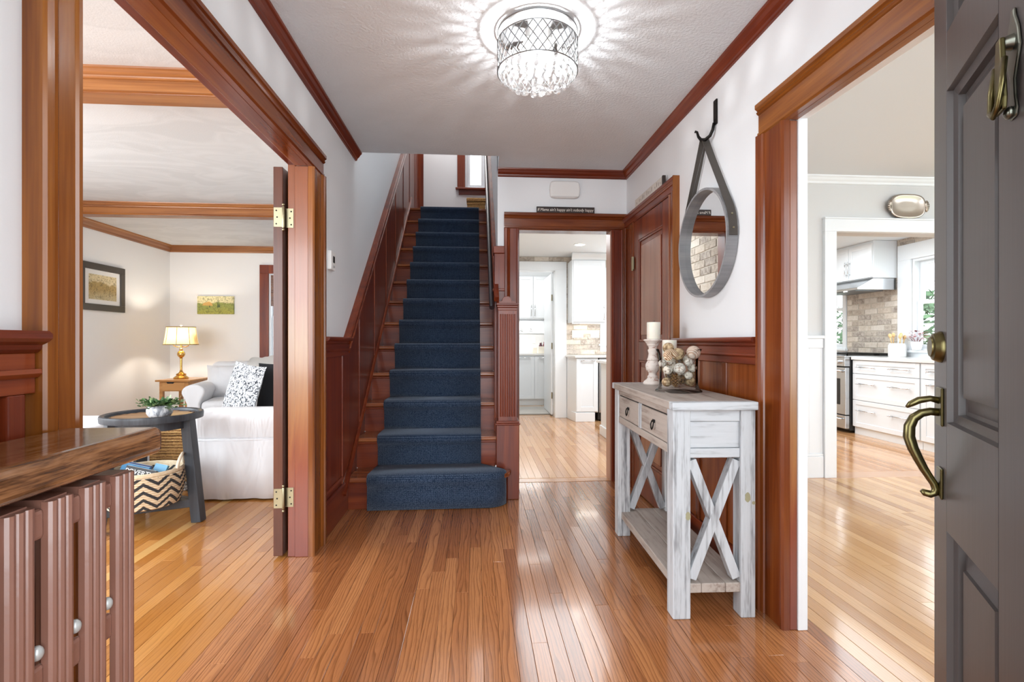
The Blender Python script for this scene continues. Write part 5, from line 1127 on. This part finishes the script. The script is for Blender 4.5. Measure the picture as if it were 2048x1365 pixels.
et = thing('end_table', 'golden oak end table with a drawer under the brass lamp', 'table', (-3.73, 6.6, 0)); 
MB().box(-3.90, -3.49, 6.38, 6.90, .590, .613).build('table_top', m_oakt, et, 0.006)
MB().box(-3.87, -3.53, 6.42, 6.86, .47, .588).build('apron', m_oakt, et, 0.003)
dw = MB().box(-3.83, -3.57, 6.412, 6.43, .482, .578).build('drawer', m_oakt, et, 0.003); MB().prism([(-3.78, .588), (-3.77, .566), (-3.70, .566), (-3.69, .588)], 'y', 6.408, 6.415).build('drawer_grip', m_black, dw)
for x in (-3.87, -3.57):
    for y in (6.42, 6.82): MB().box(x, x + .04, y, y + .04, 0, .47).build('leg', m_oakt, et, 0.003)
MB().box(-3.85, -3.55, 6.44, 6.84, .14, .16).build('lower_shelf', m_oakt, et, 0.003)
LX, LY = -3.715, 6.60
lp = thing('table_lamp', 'brass table lamp with a pleated cream shade glowing in the corner', 'lamp', (LX, LY, .613))
MB().lathe([(.082, 0), (.085, .012), (.078, .022), (.060, .034), (.052, .046), (.058, .056), (.050, .064), (.030, .074), (.020, .090), (.014, .110)], (LX, LY, .613), 32).build('base', m_gold, lp, smooth=40)
MB().lathe([(.013, .11), (.013, .255), (.020, .262), (.014, .270)], (LX, LY, .613), 20).build('column', m_gold, lp, smooth=40)
MB().lathe([(.012, .268), (.030, .276), (.041, .295), (.044, .312), (.040, .332), (.026, .350), (.014, .356), (.020, .366), (.020, .376), (.011, .384), (.011, .46)], (LX, LY, .613), 28).build('globe', m_gold, lp, smooth=40)
MB().tube([(LX, LY, 1.02), (LX - .05, LY, 1.012), (LX - .09, LY, 1.03), (LX - .095, LY, 1.06)], .005, 8).tube([(LX, LY, 1.02), (LX + .05, LY, 1.012), (LX + .09, LY, 1.03), (LX + .095, LY, 1.06)], .005, 8).build('bulb_arms', m_gold, lp, smooth=True)
MB().tube([(LX, LY, 1.07), (LX, LY, 1.275)], .003, 6).ball((LX, LY, 1.287), .012, 10, 7).build('finial', m_white, lp, smooth=True)
t = NT('pleated shade'); tl = t.n('ShaderNodeBsdfTranslucent'); tl.inputs[0].default_value = lin(232, 206, 150); df = t.n('ShaderNodeBsdfDiffuse'); df.inputs[0].default_value = lin(226, 200, 150); mx = t.n('ShaderNodeMixShader'); mx.inputs[0].default_value = .24; t.l(df.outputs[0], mx.inputs[1]); t.l(tl.outputs[0], mx.inputs[2]); t.l(mx.outputs[0], t.out.inputs[0]); m_shade = t.m
npl = 96; sm = MB(); rows = [(.190, 1.045), (.177, 1.12), (.166, 1.20), (.158, 1.265)]
for r, z in rows:
    for j in range(npl): a = 2*PI*j/npl; q = r * (1 + (.006 if j % 2 else -.006)); sm.v.append((LX + q*math.cos(a), LY + q*math.sin(a) * .92, z))
for i in range(3):
    for j in range(npl): sm.f.append((i*npl + j, i*npl + (j+1) % npl, (i+1)*npl + (j+1) % npl, (i+1)*npl + j))
shd = sm.build('lamp_shade', m_shade, lp); m_band = plain('tan trim', (150, 120, 70), 0.7)
for r, z in ((.192, 1.045), (.160, 1.265)): MB().tube([(LX + r*math.cos(2*PI*i/48), LY + r*.92*math.sin(2*PI*i/48), z) for i in range(49)], .006, 6, False).build('shade_trim', m_band, shd, smooth=True)
for k in range(8):
    a = 2*PI*k/8 + .2; MB().tube([(LX + r*1.008*math.cos(a), LY + r*1.008*.92*math.sin(a), z) for r, z in rows], .003, 5).build('shade_rib', m_band, shd, smooth=True)
for sx_ in (-.07, .07):
    MB().ball((LX + sx_, LY, 1.135), .024, 12, 8, (1, 1, 1.3)).build('bulb', emis('warm bulb', (255, 232, 176), 4), lp, smooth=True); MB().tube([(LX + sx_, LY, 1.05), (LX + sx_, LY, 1.105)], .012, 8).build('socket', m_gold, lp, smooth=40)
point('table_lamp_glow', (LX, LY, 1.15), 13, (1, .92, .80), .03)
# pictures: generic landscapes
def landscape(name, sky, mid, low, horizon, sc, plane):
    t = NT(name); tc = t.n('ShaderNodeTexCoord'); sx = t.n('ShaderNodeSeparateXYZ'); t.l(tc.outputs['Generated'], sx.inputs[0]); v = t.coord(); n1 = t.noise(v, sc, 4, .6); n2 = t.noise(v, sc * 5, 4, .7, 1.0)
    z = t.math('ADD', sx.outputs[2], t.math('MULTIPLY', t.math('SUBTRACT', n1, .5), .5)); c = t.ramp(z, [(0.0, lin(*low)), (horizon * .7, lin(*mid)), (horizon, lin(*mid)), (horizon + .08, lin(*sky)), (1, lin(*sky))])
    t.set(Base_Color=t.mix(t.math('MULTIPLY', t.math('GREATER_THAN', n2, .54), .55), c, lin(*[int(q * .55) for q in mid])), Roughness=.7); return t.m
pf = thing('framed_print', 'dark framed landscape print with a white mat on the left living room wall', 'picture', (-4.2, 5.95, 1.68))
m_frame = plain('dark bronze frame', (62, 54, 44), 0.4)
for b in ((5.60, 6.285, 1.875, 1.948), (5.60, 6.285, 1.425, 1.498), (5.60, 5.672, 1.498, 1.875), (6.213, 6.285, 1.498, 1.875)): box('frame_bar', m_frame, (-4.199, -4.175, *b), pf, 0.003)
box('mat_board', plain('white mat', (232, 230, 226), .8), (-4.199, -4.188, 5.66, 6.22, 1.49, 1.88), pf); box('print', landscape('autumn print', (222, 206, 164), (178, 152, 96), (196, 184, 148), .62, 7, 'x'), (-4.199, -4.187, 5.735, 6.155, 1.548, 1.825), pf)
cv = thing('canvas_painting', 'small unframed canvas of a green field with trees on the back wall', 'picture', (-3.585, 7.2, 1.58)); box('canvas', landscape('field canvas', (226, 216, 168), (150, 158, 84), (170, 166, 78), .58, 8, 'y'), (-3.826, -3.345, 7.172, 7.2, 1.462, 1.709), cv, 0.002)
m_tree = plain('painted tree', (74, 92, 62), .8); m_house = plain('painted house', (206, 164, 96), .8)
for x, w, h in ((-3.55, .012, .09), (-3.53, .008, .07), (-3.66, .008, .04)): MB().prism([(x - w, 1.555), (x + w, 1.555), (x, 1.555 + h)], 'y', 7.1705, 7.172).build('painted_tree', m_tree, cv)
MB().prism([(-3.76, 1.58), (-3.62, 1.575), (-3.63, 1.61), (-3.67, 1.635), (-3.70, 1.625), (-3.74, 1.615)], 'y', 7.1705, 7.172).build('painted_house', m_house, cv)
bb = thing('bamboo_blind', 'brown bamboo roman blind in the living room window', 'blind', (-2.4, 7.2, 2.0)); m_bam = wood('bamboo slat', [(70, 40, 22), (110, 66, 36), (140, 92, 54)], 'x', .5, .1)
for i in range(26): MB().box(-2.85, -1.93, 7.186, 7.190, 1.58 + i*.0165, 1.58 + i*.0165 + .014).build('slat', m_bam, bb)
for x in (-2.75, -2.40, -2.05): MB().box(x, x + .004, 7.1835, 7.186, 1.58, 2.01).build('cord', m_band, bb)
# ---------------------------------------------------------------- dining room tray and kitchen
tr = thing('serving_tray', 'oval pewter tray with shell handles leaning above the kitchen opening', 'tray', (3.45, 3.78, 2.068)); m_pew = plain('tarnished silver', (186, 176, 166), 0.3, 1.0, bump=.04, bscale=40, var=.08)
def sup(rx_, rz_, n=40, e=3.0): return [(rx_*math.copysign(abs(math.cos(2*PI*i/n))**(2/e), math.cos(2*PI*i/n)), rz_*math.copysign(abs(math.sin(2*PI*i/n))**(2/e), math.sin(2*PI*i/n))) for i in range(n)]
vs = []; rings = [(.150, .098, -.004), (.146, .095, -.012), (.132, .082, -.010), (.118, .070, .000), (.06, .035, .001)]
for a, b, d in rings: vs += [(3.45 + x, 3.772 + d - .06*(z)*.3, 2.068 + .098 + z) for x, z in sup(a, b)]
n = 40; fs = [(i*n + j, i*n + (j+1) % n, (i+1)*n + (j+1) % n, (i+1)*n + j) for i in range(4) for j in range(n)] + [tuple(4*n + j for j in range(n))]
o = MB().add(vs, fs).build('dish', m_pew, tr, smooth=True); o.modifiers.new('s', 'SOLIDIFY').thickness = .003
for s in (-1, 1):
    m = MB()
    for k in range(7):
        a = (k - 3) * .36; m.tube([(3.45 + s*.140, 3.764, 2.166), (3.45 + s*(.140 + .034*math.cos(a)), 3.760, 2.166 + .05*math.sin(a))], [.003, .008], 6)
    m.build('shell_handle', m_pew, tr, smooth=True)
m_gap = plain('cabinet gap', (150, 148, 146), .8)
def bar_pull(par, c, L, axis, out, h=.028):
    c = Vector(c); A = {'x': Vector((1,0,0)), 'y': Vector((0,1,0)), 'z': Vector((0,0,1))}[axis]; O = Vector(out)
    m = MB().tube([c - A*(L/2) + O*h, c + A*(L/2) + O*h], .0055, 8)
    for s in (-1, 1):
        m.tube([c + A*(s*L*.40), c + A*(s*L*.40) + O*h], .005, 8); m.ball(c + A*(s*L*.40) + O*h, .009, 8, 6); m.ball(c + A*(s*L*.5) + O*h, .008, 8, 6)
    return m.build('bar_pull', m_chrome, par, smooth=True)
def shaker(nm, par, plane, pos, out, u0, u1, z0, z1, fr=.055):
    def bx(n, p, a, b, c, d, d0, d1):
        q = tuple(sorted((pos + out*d0, pos + out*d1))); return box(n, m_cab, (*q, a, b, c, d) if plane == 'x' else (a, b, *q, c, d), p, .0015)
    o = bx(nm, par, u0, u1, z0, z1, 0, .012)
    bx('stile', o, u0, u0 + fr, z0, z1, .012, .019); bx('stile', o, u1 - fr, u1, z0, z1, .012, .019); bx('rail', o, u0 + fr, u1 - fr, z0, z0 + fr, .012, .019); bx('rail', o, u0 + fr, u1 - fr, z1 - fr, z1, .012, .019)
    return o
def cabinet(label, x0, x1, y0, y1, z0, z1, name='base_cabinet', toe=0, toedir='x'):
    c = thing(name, label, 'cabinet', ((x0+x1)/2, (y0+y1)/2, z0 - toe)); box('body', m_cab, (x0, x1, y0, y1, z0, z1), c, .002); return c
c1 = cabinet('white base cabinet with three wide drawers right of the stove', 4.442, 4.995, 4.69, 5.588, 0.085, .868)
box('toe_kick', m_cab, (4.455, 4.99, 4.69, 5.588, 0, .085), c1)
for za, zb in ((.712, .862), (.405, .706), (.092, .399)):
    d = shaker('drawer', c1, 'x', 4.442, -1, 4.697, 5.582, za, zb, .05)
    for y in (5.37, 4.92): bar_pull(d, (4.423, y, (za+zb)/2 + (0.04 if zb - za > .2 else 0)), .26, 'y', (-1, 0, 0))
c2 = cabinet('white base cabinet with a door nearest the front door edge', 4.442, 4.995, 3.98, 4.684, 0.085, .868); box('toe_kick', m_cab, (4.455, 4.99, 3.98, 4.684, 0, .085), c2)
d = shaker('drawer', c2, 'x', 4.442, -1, 4.30, 4.678, .712, .862, .05); bar_pull(d, (4.423, 4.49, .787), .2, 'y', (-1,0,0)); d = shaker('door', c2, 'x', 4.442, -1, 4.30, 4.678, .092, .706, .055); bar_pull(d, (4.423, 4.49, .655), .2, 'y', (-1,0,0))
d = shaker('door', c2, 'x', 4.442, -1, 3.985, 4.294, .092, .862, .055)
m_quartz = plain('white quartz', (224, 223, 221), .2, coat=.3, var=.03)
wt = thing('countertop', 'white quartz worktop running under the kitchen window', 'countertop', (4.7, 4.8, .868)); box('slab', m_quartz, (4.405, 4.996, 3.96, 5.59, .869, .905), wt, .004)
rg_ = thing('stove', 'stainless gas range with black side at the end of the drawers', 'stove', (4.68, 6.0, 0)); RY0, RY1 = 5.597, 6.36
box('body', m_black, (4.40, 4.985, RY0, RY1, .03, .89), rg_, .003); box('cooktop', m_steel, (4.335, 4.985, RY0, RY1, .892, .912), rg_, .004)
fr = box('control_panel', m_steel, (4.335, 4.40, RY0, RY1, .79, .89), rg_, .004)
for i in range(5): y = RY0 + .09 + i*.145; MB().tube([(4.335, y, .84), (4.302, y, .84)], [.024, .021], 16).build('knob', m_chrome, fr, smooth=40)
od = box('oven_door', m_steel, (4.345, 4.40, RY0 + .004, RY1 - .004, .215, .775), rg_, .006); box('oven_window', m_black, (4.341, 4.345, RY0 + .09, RY1 - .09, .33, .64), od); MB().tube([(4.345, RY0 + .05, .725), (4.31, RY0 + .05, .735), (4.295, RY0 + .07, .735), (4.295, RY1 - .07, .735), (4.31, RY1 - .05, .735), (4.345, RY1 - .05, .725)], .011, 10).build('oven_handle', m_chrome, od, smooth=True)
dr = box('warming_drawer', m_steel, (4.345, 4.40, RY0 + .004, RY1 - .004, .05, .205), rg_, .006); MB().tube([(4.345, RY0 + .05, .16), (4.315, RY0 + .06, .165), (4.315, RY1 - .06, .165), (4.345, RY1 - .05, .16)], .009, 10).build('drawer_handle', m_chrome, dr, smooth=True)
for k in range(3):
    m = MB(); a = RY0 + .02 + k*.245; b = a + .235
    for x in (4.38, 4.56, 4.74, 4.93): m.box(x, x + .012, a, b, .926, .94)
    for y in (a, (a+b)/2 - .006, b - .012): m.box(4.38, 4.942, y, y + .012, .926, .94)
    for x in (4.38, 4.93):
        for y in (a, b - .012): m.box(x, x + .012, y, y + .012, .912, .927)
    m.build('burner_grate', m_iron, rg_)
MB().box(4.955, 4.985, RY0, RY1, .912, .945).build('back_guard', m_steel, rg_, .004)
uc = cabinet('white wall cabinet with two doors over the range hood', 4.70, 4.995, 5.602, 6.36, 1.84, KZ - .002, 'wall_cabinet'); 
for a, b, yp in ((5.61, 5.978, 5.955), (5.984, 6.352, 6.01)): d = shaker('door', uc, 'x', 4.70, -1, a, b, 1.85, 2.255, .055); bar_pull(d, (4.681, yp, 1.99), .17, 'z', (-1, 0, 0))
hd = thing('range_hood', 'slim stainless range hood under the wall cabinet', 'range hood', (4.75, 6.0, 1.7)); MB().prism([(4.995, 1.70), (4.50, 1.70), (4.50, 1.725), (4.70, 1.836), (4.995, 1.836)], 'y', 5.605, 6.355).build('canopy', m_steel, hd, .003); box('filter', plain('grey filter', (120, 122, 124), .4, .9), (4.55, 4.9, 5.70, 6.26, 1.692, 1.70), hd); MB().lathe([(.03, 0), (.03, -.006)], (4.56, 5.86, 1.70), 14).build('hood_lamp', emis('hood lamp', (255, 248, 236), 6), hd)
fill = cabinet('white wall cabinet beyond the range hood by the narrow window', 4.70, 4.995, 6.364, 6.39, 1.84, KZ - .002, 'wall_cabinet')
ck = thing('utensil_crock', 'white ceramic utensil crock on the worktop beside the stove', 'crock', (4.86, 5.45, .905)); MB().lathe([(.080, 0), (.086, .006), (.088, .125), (.084, .140), (.078, .148), (.078, .156), (.072, .156), (.072, .02), (.001, .018)], (4.86, 5.45, .905), 32).build('jar', m_ceramic, ck, smooth=40)
m_spoon = plain('pale wooden spoon', (222, 190, 138), .6, var=.1)
for i, (dx, dy, L) in enumerate(((-.075, .02, .29), (-.02, .03, .30), (.01, -.03, .28), (.05, .0, .30), (.085, -.01, .27))):
    s = thing('wooden_spoon', ['wooden spoon leaning furthest left in the white crock', 'wooden spoon second from the left in the white crock', 'wooden spoon with slot in the middle of the crock', 'wooden spoon fourth from the left in the white crock', 'wooden spoon leaning furthest right in the white crock'][i], 'spoon', (4.86, 5.45, .93), 0, 'spoons in the crock')
    p0 = Vector((4.86 + dx*.45, 5.45 + dy*.9 + (i % 2) * .02 - .01, .93)); p1 = Vector((4.86 + dx, 5.45 + dy, .905 + L*.93)); m = MB().tube([p0, p0.lerp(p1, .7), p0.lerp(p1, .8)], [.006, .006, .008], 8); m.build('spoon_handle', m_spoon, s, smooth=True)
    d = (p1 - p0).normalized(); MB().tube([p0.lerp(p1, .77), p0.lerp(p1, .84), p0.lerp(p1, .93), p1], [.008, .024, .026, .010], 10, flat=.35).build('spoon_bowl', m_spoon, s, smooth=True)
fp = thing('potted_flower', 'red-leaved potted plant on the kitchen window sill', 'plant', (4.95, 5.285, .985)); MB().lathe([(.035, 0), (.042, .004), (.056, .085), (.056, .095), (.050, .095), (.046, .06), (.001, .055)], (4.945, 5.285, .986), 24).build('pot', m_ceramic, fp, smooth=40)
t = NT('red plant leaf'); oi = t.n('ShaderNodeObjectInfo'); t.set(Base_Color=t.ramp(oi.outputs['Random'], [(0, lin(110, 40, 50)), (0.5, lin(168, 84, 92)), (1, lin(226, 178, 176))]), Roughness=.5); m_rleaf = t.m
lf0 = None; rg = random.Random(8)
for i in range(54):
    a = rg.uniform(0, 2*PI); e = rg.uniform(-.1, 1.3); r = rg.uniform(.05, .11); p = Vector((4.945 + r*math.cos(a)*math.cos(e), 5.285 + r*math.sin(a)*math.cos(e), 1.10 + r*math.sin(e)))
    if lf0 is None: lf0 = MB().add([(0,0,0), (.5,.35,.1), (1.3,0,-.1), (.5,-.35,.1), (.6,0,0)], [(0,4,1), (1,4,2), (2,4,3), (3,4,0)]).build('leaf', m_rleaf, fp); o = lf0
    else: o = lf0.copy(); COL.objects.link(o)
    o.parent = fp; o.matrix_basis = WM[fp.name].inverted() @ Matrix.Translation(p) @ Vector((math.cos(a), math.sin(a), rg.uniform(-.2, .5))).to_track_quat('X', 'Z').to_matrix().to_4x4() @ Matrix.Scale(rg.uniform(.03, .05), 4)
m = MB()
for i in range(9): a = i*.7; m.tube([(4.945, 5.285, 1.03), (4.945 + .03*math.cos(a), 5.285 + .03*math.sin(a), 1.09), (4.945 + .07*math.cos(a), 5.285 + .07*math.sin(a), 1.13)], .002, 5)
m.build('stems', plain('red stem', (130, 70, 70), .6), fp)['kind'] = 'stuff'

# far kitchen run seen through the doorway
YU = 6.695
u1 = cabinet('tall white wall cabinet seen through the kitchen doorway', 1.300, 1.765, YU + .02, 7.04, 1.345, 2.195, 'wall_cabinet'); d = shaker('door', u1, 'y', YU + .02, -1, 1.318, 1.758, 1.355, 2.185, .06); bar_pull(d, (1.735, YU, 1.47), .20, 'z', (0,-1,0))
MB().sweep([(0,0),(0,.012),(.03,.03),(.06,.055),(.075,.06),(.088,.06),(.088,0)], ((1.295, YU + .02, 2.195), (0,0,1), (0,-1,0)), ((1.78, YU + .02, 2.195), (0,0,1), (0,-1,0))).build('cornice', m_cab, u1)
box('light_rail', m_cab, (1.305, 1.76, YU + .03, YU + .05, 1.325, 1.345), u1); box('under_light', emis('under cabinet strip', (255, 246, 232), 7), (1.40, 1.68, 6.86, 6.90, 1.336, 1.345), u1)
area('under_cabinet_light', (1.54, 6.88, 1.33), (1.54, 6.95, 0), .3, .04, .7, (1, .95, .87))
b1 = thing('base_cabinet', 'white base cabinet with an angled side by the pantry doorway', 'cabinet', (1.5, 6.8, 0)); MB().prism([(1.285, 7.045), (1.285, 6.92), (1.345, 6.66), (1.645, 6.66), (1.645, 7.045)], 'z', .125, .862).build('body', m_cab, b1, .002)
MB().prism([(1.285, 7.045), (1.285, 6.96), (1.335, 6.64), (1.60, 6.64), (1.60, 7.045)], 'z', .0, .125).build('plinth', m_cab, b1, .004); d = shaker('door', b1, 'y', 6.66, -1, 1.35, 1.64, .14, .855, .06); bar_pull(d, (1.495, 6.641, .825), .19, 'x', (0,-1,0))
w2 = thing('countertop', 'pale stone worktop on the base cabinet by the pantry doorway', 'countertop', (1.7, 6.8, .863)); MB().prism([(1.265, 7.046), (1.265, 6.91), (1.325, 6.615), (2.4, 6.615), (2.4, 7.046)], 'z', .864, .892).build('slab', m_quartz, w2, .004)
dwm = thing('dishwasher', 'stainless dishwasher beside the angled base cabinet', 'dishwasher', (1.95, 6.8, 0)); box('body', m_black, (1.652, 2.25, 6.70, 7.04, .02, .86), dwm); box('door', m_steel, (1.66, 2.245, 6.655, 6.70, .12, .855), dwm, .004); MB().tube([(1.72, 6.62, .80), (2.18, 6.62, .80)], .01, 8).build('handle', m_steel, dwm, smooth=40); box('toe_panel', m_black, (1.66, 2.245, 6.71, 6.74, .02, .115), dwm)
isl = thing('kitchen_island', 'white kitchen island corner half hidden by the doorway casing', 'kitchen island', (1.9, 5.4, 0)); box('body', m_cab, (1.455, 2.45, 5.03, 5.75, .09, .835), isl, .003); box('plinth', m_cab, (1.44, 2.46, 5.015, 5.76, 0, .11), isl, .006); box('island_top', m_quartz, (1.41, 2.5, 4.98, 5.80, .836, .868), isl, .005)
for x0, x1, n_, lb in ((1.365, 1.525, 2, 'wide white double switch plate on the brick by the wall cabinet'), (1.63, 1.755, 1, 'small white outlet plate on the brick by the wall cabinet')):
    e = thing('switch_plate', lb, 'switch plate', ((x0+x1)/2, 7.035, 1.19)); box('plate', m_white, (x0, x1, 7.034, 7.041, 1.135, 1.243), e, .003)
    for k in range(n_): xc = x0 + (x1 - x0)*(k + .5)/n_; box('rocker', m_trim, (xc - .018, xc + .018, 7.031, 7.034, 1.155, 1.222), e, .002)
sash_window('window_5', 'y', 7.05, 1, 1.86, 2.5, 1.05, 2.05, 1.5, m_trim, .09, m_trim)
area('daylight_kitchen_back_window', (2.18, 7.0, 1.5), (2.1, 5, 1.2), .6, .9, 8, DAY)
rl = thing('recessed_light', 'round recessed ceiling light in the kitchen', 'ceiling light', (1.28, 6.1, KZ)); MB().lathe([(.075, 0), (.075, -.006), (.062, -.008), (.06, 0)], (1.28, 6.1, KZ), 28, cap=False).build('trim_ring', m_white, rl, smooth=40); MB().lathe([(.06, -.003), (.001, -.003)], (1.28, 6.1, KZ), 28, cap=False).build('lens', emis('recessed lens', (255, 250, 242), 9), rl)
# pantry
PY = 8.42
p1 = cabinet('white pantry base cabinet under the pale counter', .32, 1.315, PY, 8.97, .10, .845); box('toe_kick', m_cab, (.32, 1.315, PY + .04, 8.9, 0, .10), p1)
for a, b in ((.33, .655), (.66, .985), (.99, 1.31)): d = shaker('door', p1, 'y', PY, -1, a, b, .115, .838, .055); bar_pull(d, ((a+b)/2, PY - .019, .81), .17, 'x', (0,-1,0))
w3_ = thing('countertop', 'pale stone counter in the pantry', 'countertop', (.82, 8.7, .846)); box('slab', m_quartz, (.31, 1.33, PY - .03, 8.975, .846, .88), w3_, .003)
p2 = cabinet('white pantry wall cabinet with two tall doors', .32, 1.315, 8.62, 8.97, 1.48, 2.22, 'wall_cabinet')
for a, b, xp in ((.33, .655, .63), (.66, .985, .955), (.99, 1.31, 1.015)): d = shaker('door', p2, 'y', 8.62, -1, a, b, 1.49, 2.21, .055); bar_pull(d, (xp, 8.60, 1.62), .18, 'z', (0,-1,0))
MB().sweep([(0,0),(0,.01),(.05,.035),(.065,.04),(.065,0)], ((.32, 8.62, 2.22), (0,0,1), (0,-1,0)), ((1.32, 8.62, 2.22), (0,0,1), (0,-1,0))).build('cornice', m_cab, p2)
area('pantry_under_cabinet', (.8, 8.78, 1.46), (.8, 8.85, 0), .8, .05, 4, (1, .97, .93)); box('towel_bar', m_chrome, (1.17, 1.31, 8.64, 8.66, 1.455, 1.47), p2, .002)
bp = thing('backsplash', 'white panel behind the pantry faucet', 'panel', (.8, 8.975, 1.3)); box('panel', m_trim, (.31, 1.33, 8.965, 8.979, 1.23, 1.47), bp)
fc = thing('wall_faucet', 'chrome wall faucet with cross handles over the pantry counter', 'faucet', (.84, 8.96, 1.28))
MB().tube([(.70, 8.965, 1.285), (.70, 8.90, 1.29), (.70, 8.78, 1.29), (.70, 8.74, 1.24)], [.014, .013, .012, .012], 10).build('spout', m_chrome, fc, smooth=True)
for x in (.81, .985):
    h = MB().tube([(x, 8.965, 1.295), (x, 8.90, 1.295)], [.026, .014], 12).build('valve', m_chrome, fc, smooth=40)
    for q in range(4): a = q*PI/2 + .5; MB().tube([(x, 8.89, 1.295), (x + .045*math.cos(a), 8.885, 1.295 + .045*math.sin(a))], [.008, .011], 8).build('handle_arm', m_chrome, h, smooth=True)
po = thing('outlet', 'white outlet on the grey pantry wall above the counter', 'outlet', (1.03, 8.975, 1.10)); box('plate', m_white, (1.00, 1.07, 8.972, 8.979, 1.05, 1.17), po, .003); box('socket', m_trim, (1.018, 1.052, 8.969, 8.972, 1.075, 1.145), po)
bx_ = thing('storage_box', 'white wooden box of jars on the pantry counter', 'box', (1.2, 8.6, .88)); m_cbox = plain('cream box', (232, 226, 212), .6)
for b in ((1.07, 1.30, 8.50, 8.512, .8805, 1.0), (1.07, 1.30, 8.688, 8.70, .8805, 1.0), (1.07, 1.082, 8.512, 8.688, .8805, 1.0), (1.288, 1.30, 8.512, 8.688, .8805, 1.0)): box('side', m_cbox, b, bx_, .002)
box('bottom', m_cbox, (1.082, 1.288, 8.512, 8.688, .8805, .89), bx_)
cols_ = [((96, 60, 70), 'dark red jar at the left of the pantry box', 1.117, .032, .17), ((150, 96, 104), 'rose round jar in the middle of the pantry box', 1.186, .034, .19), ((226, 220, 210), 'white bottle at the right of the pantry box', 1.254, .030, .24)]
for c_, lb, x, r, h in cols_:
    j = thing('jar', lb, 'jar', (x, 8.6, .8905)); MB().lathe([(r*.9, 0), (r, .01), (r, h*.7), (r*.6, h*.85), (r*.6, h)], (x, 8.6, .8905), 18).build('jar_body', plain('jar colour', c_, .3), j, smooth=40); MB().lathe([(r*.66, h), (r*.66, h + .015), (r*.3, h + .018)], (x, 8.6, .8905), 14).build('lid', m_white, j, smooth=40)
cbd = thing('recipe_card', 'small leaning cream card beside the pantry box', 'card', (1.0, 8.56, .88)); MB().prism([(.965, .8805), (1.045, .8805), (1.055, .975), (.985, .975)], 'y', 8.55, 8.565).build('card', m_cbox, cbd, .002)
mt_ = thing('floor_mat', 'grey woven mat on the floor of the pantry doorway', 'mat', (.85, 7.8, 0)); box('mat', plain('grey mat', (176, 172, 166), .95, bump=.6, bscale=120, var=.1), (.42, 1.27, 7.35, 8.2, .0005, .012), mt_, .004); box('border', plain('dark mat edge', (112, 108, 102), .95), (.415, 1.275, 7.342, 7.352, .0005, .013), mt_)
# pantry door, folded open against the right side of its doorway
d5 = semp('door_5'); box('leaf', m_trim, (1.088, 1.116, 7.21, 7.95, .02, 2.07), d5, .003)
for z in (1.72, 1.02, .3): MB().tube([(1.10, 7.2, z - .045), (1.10, 7.2, z + .045)], .009, 8).build('hinge', m_brass, d5, smooth=40)
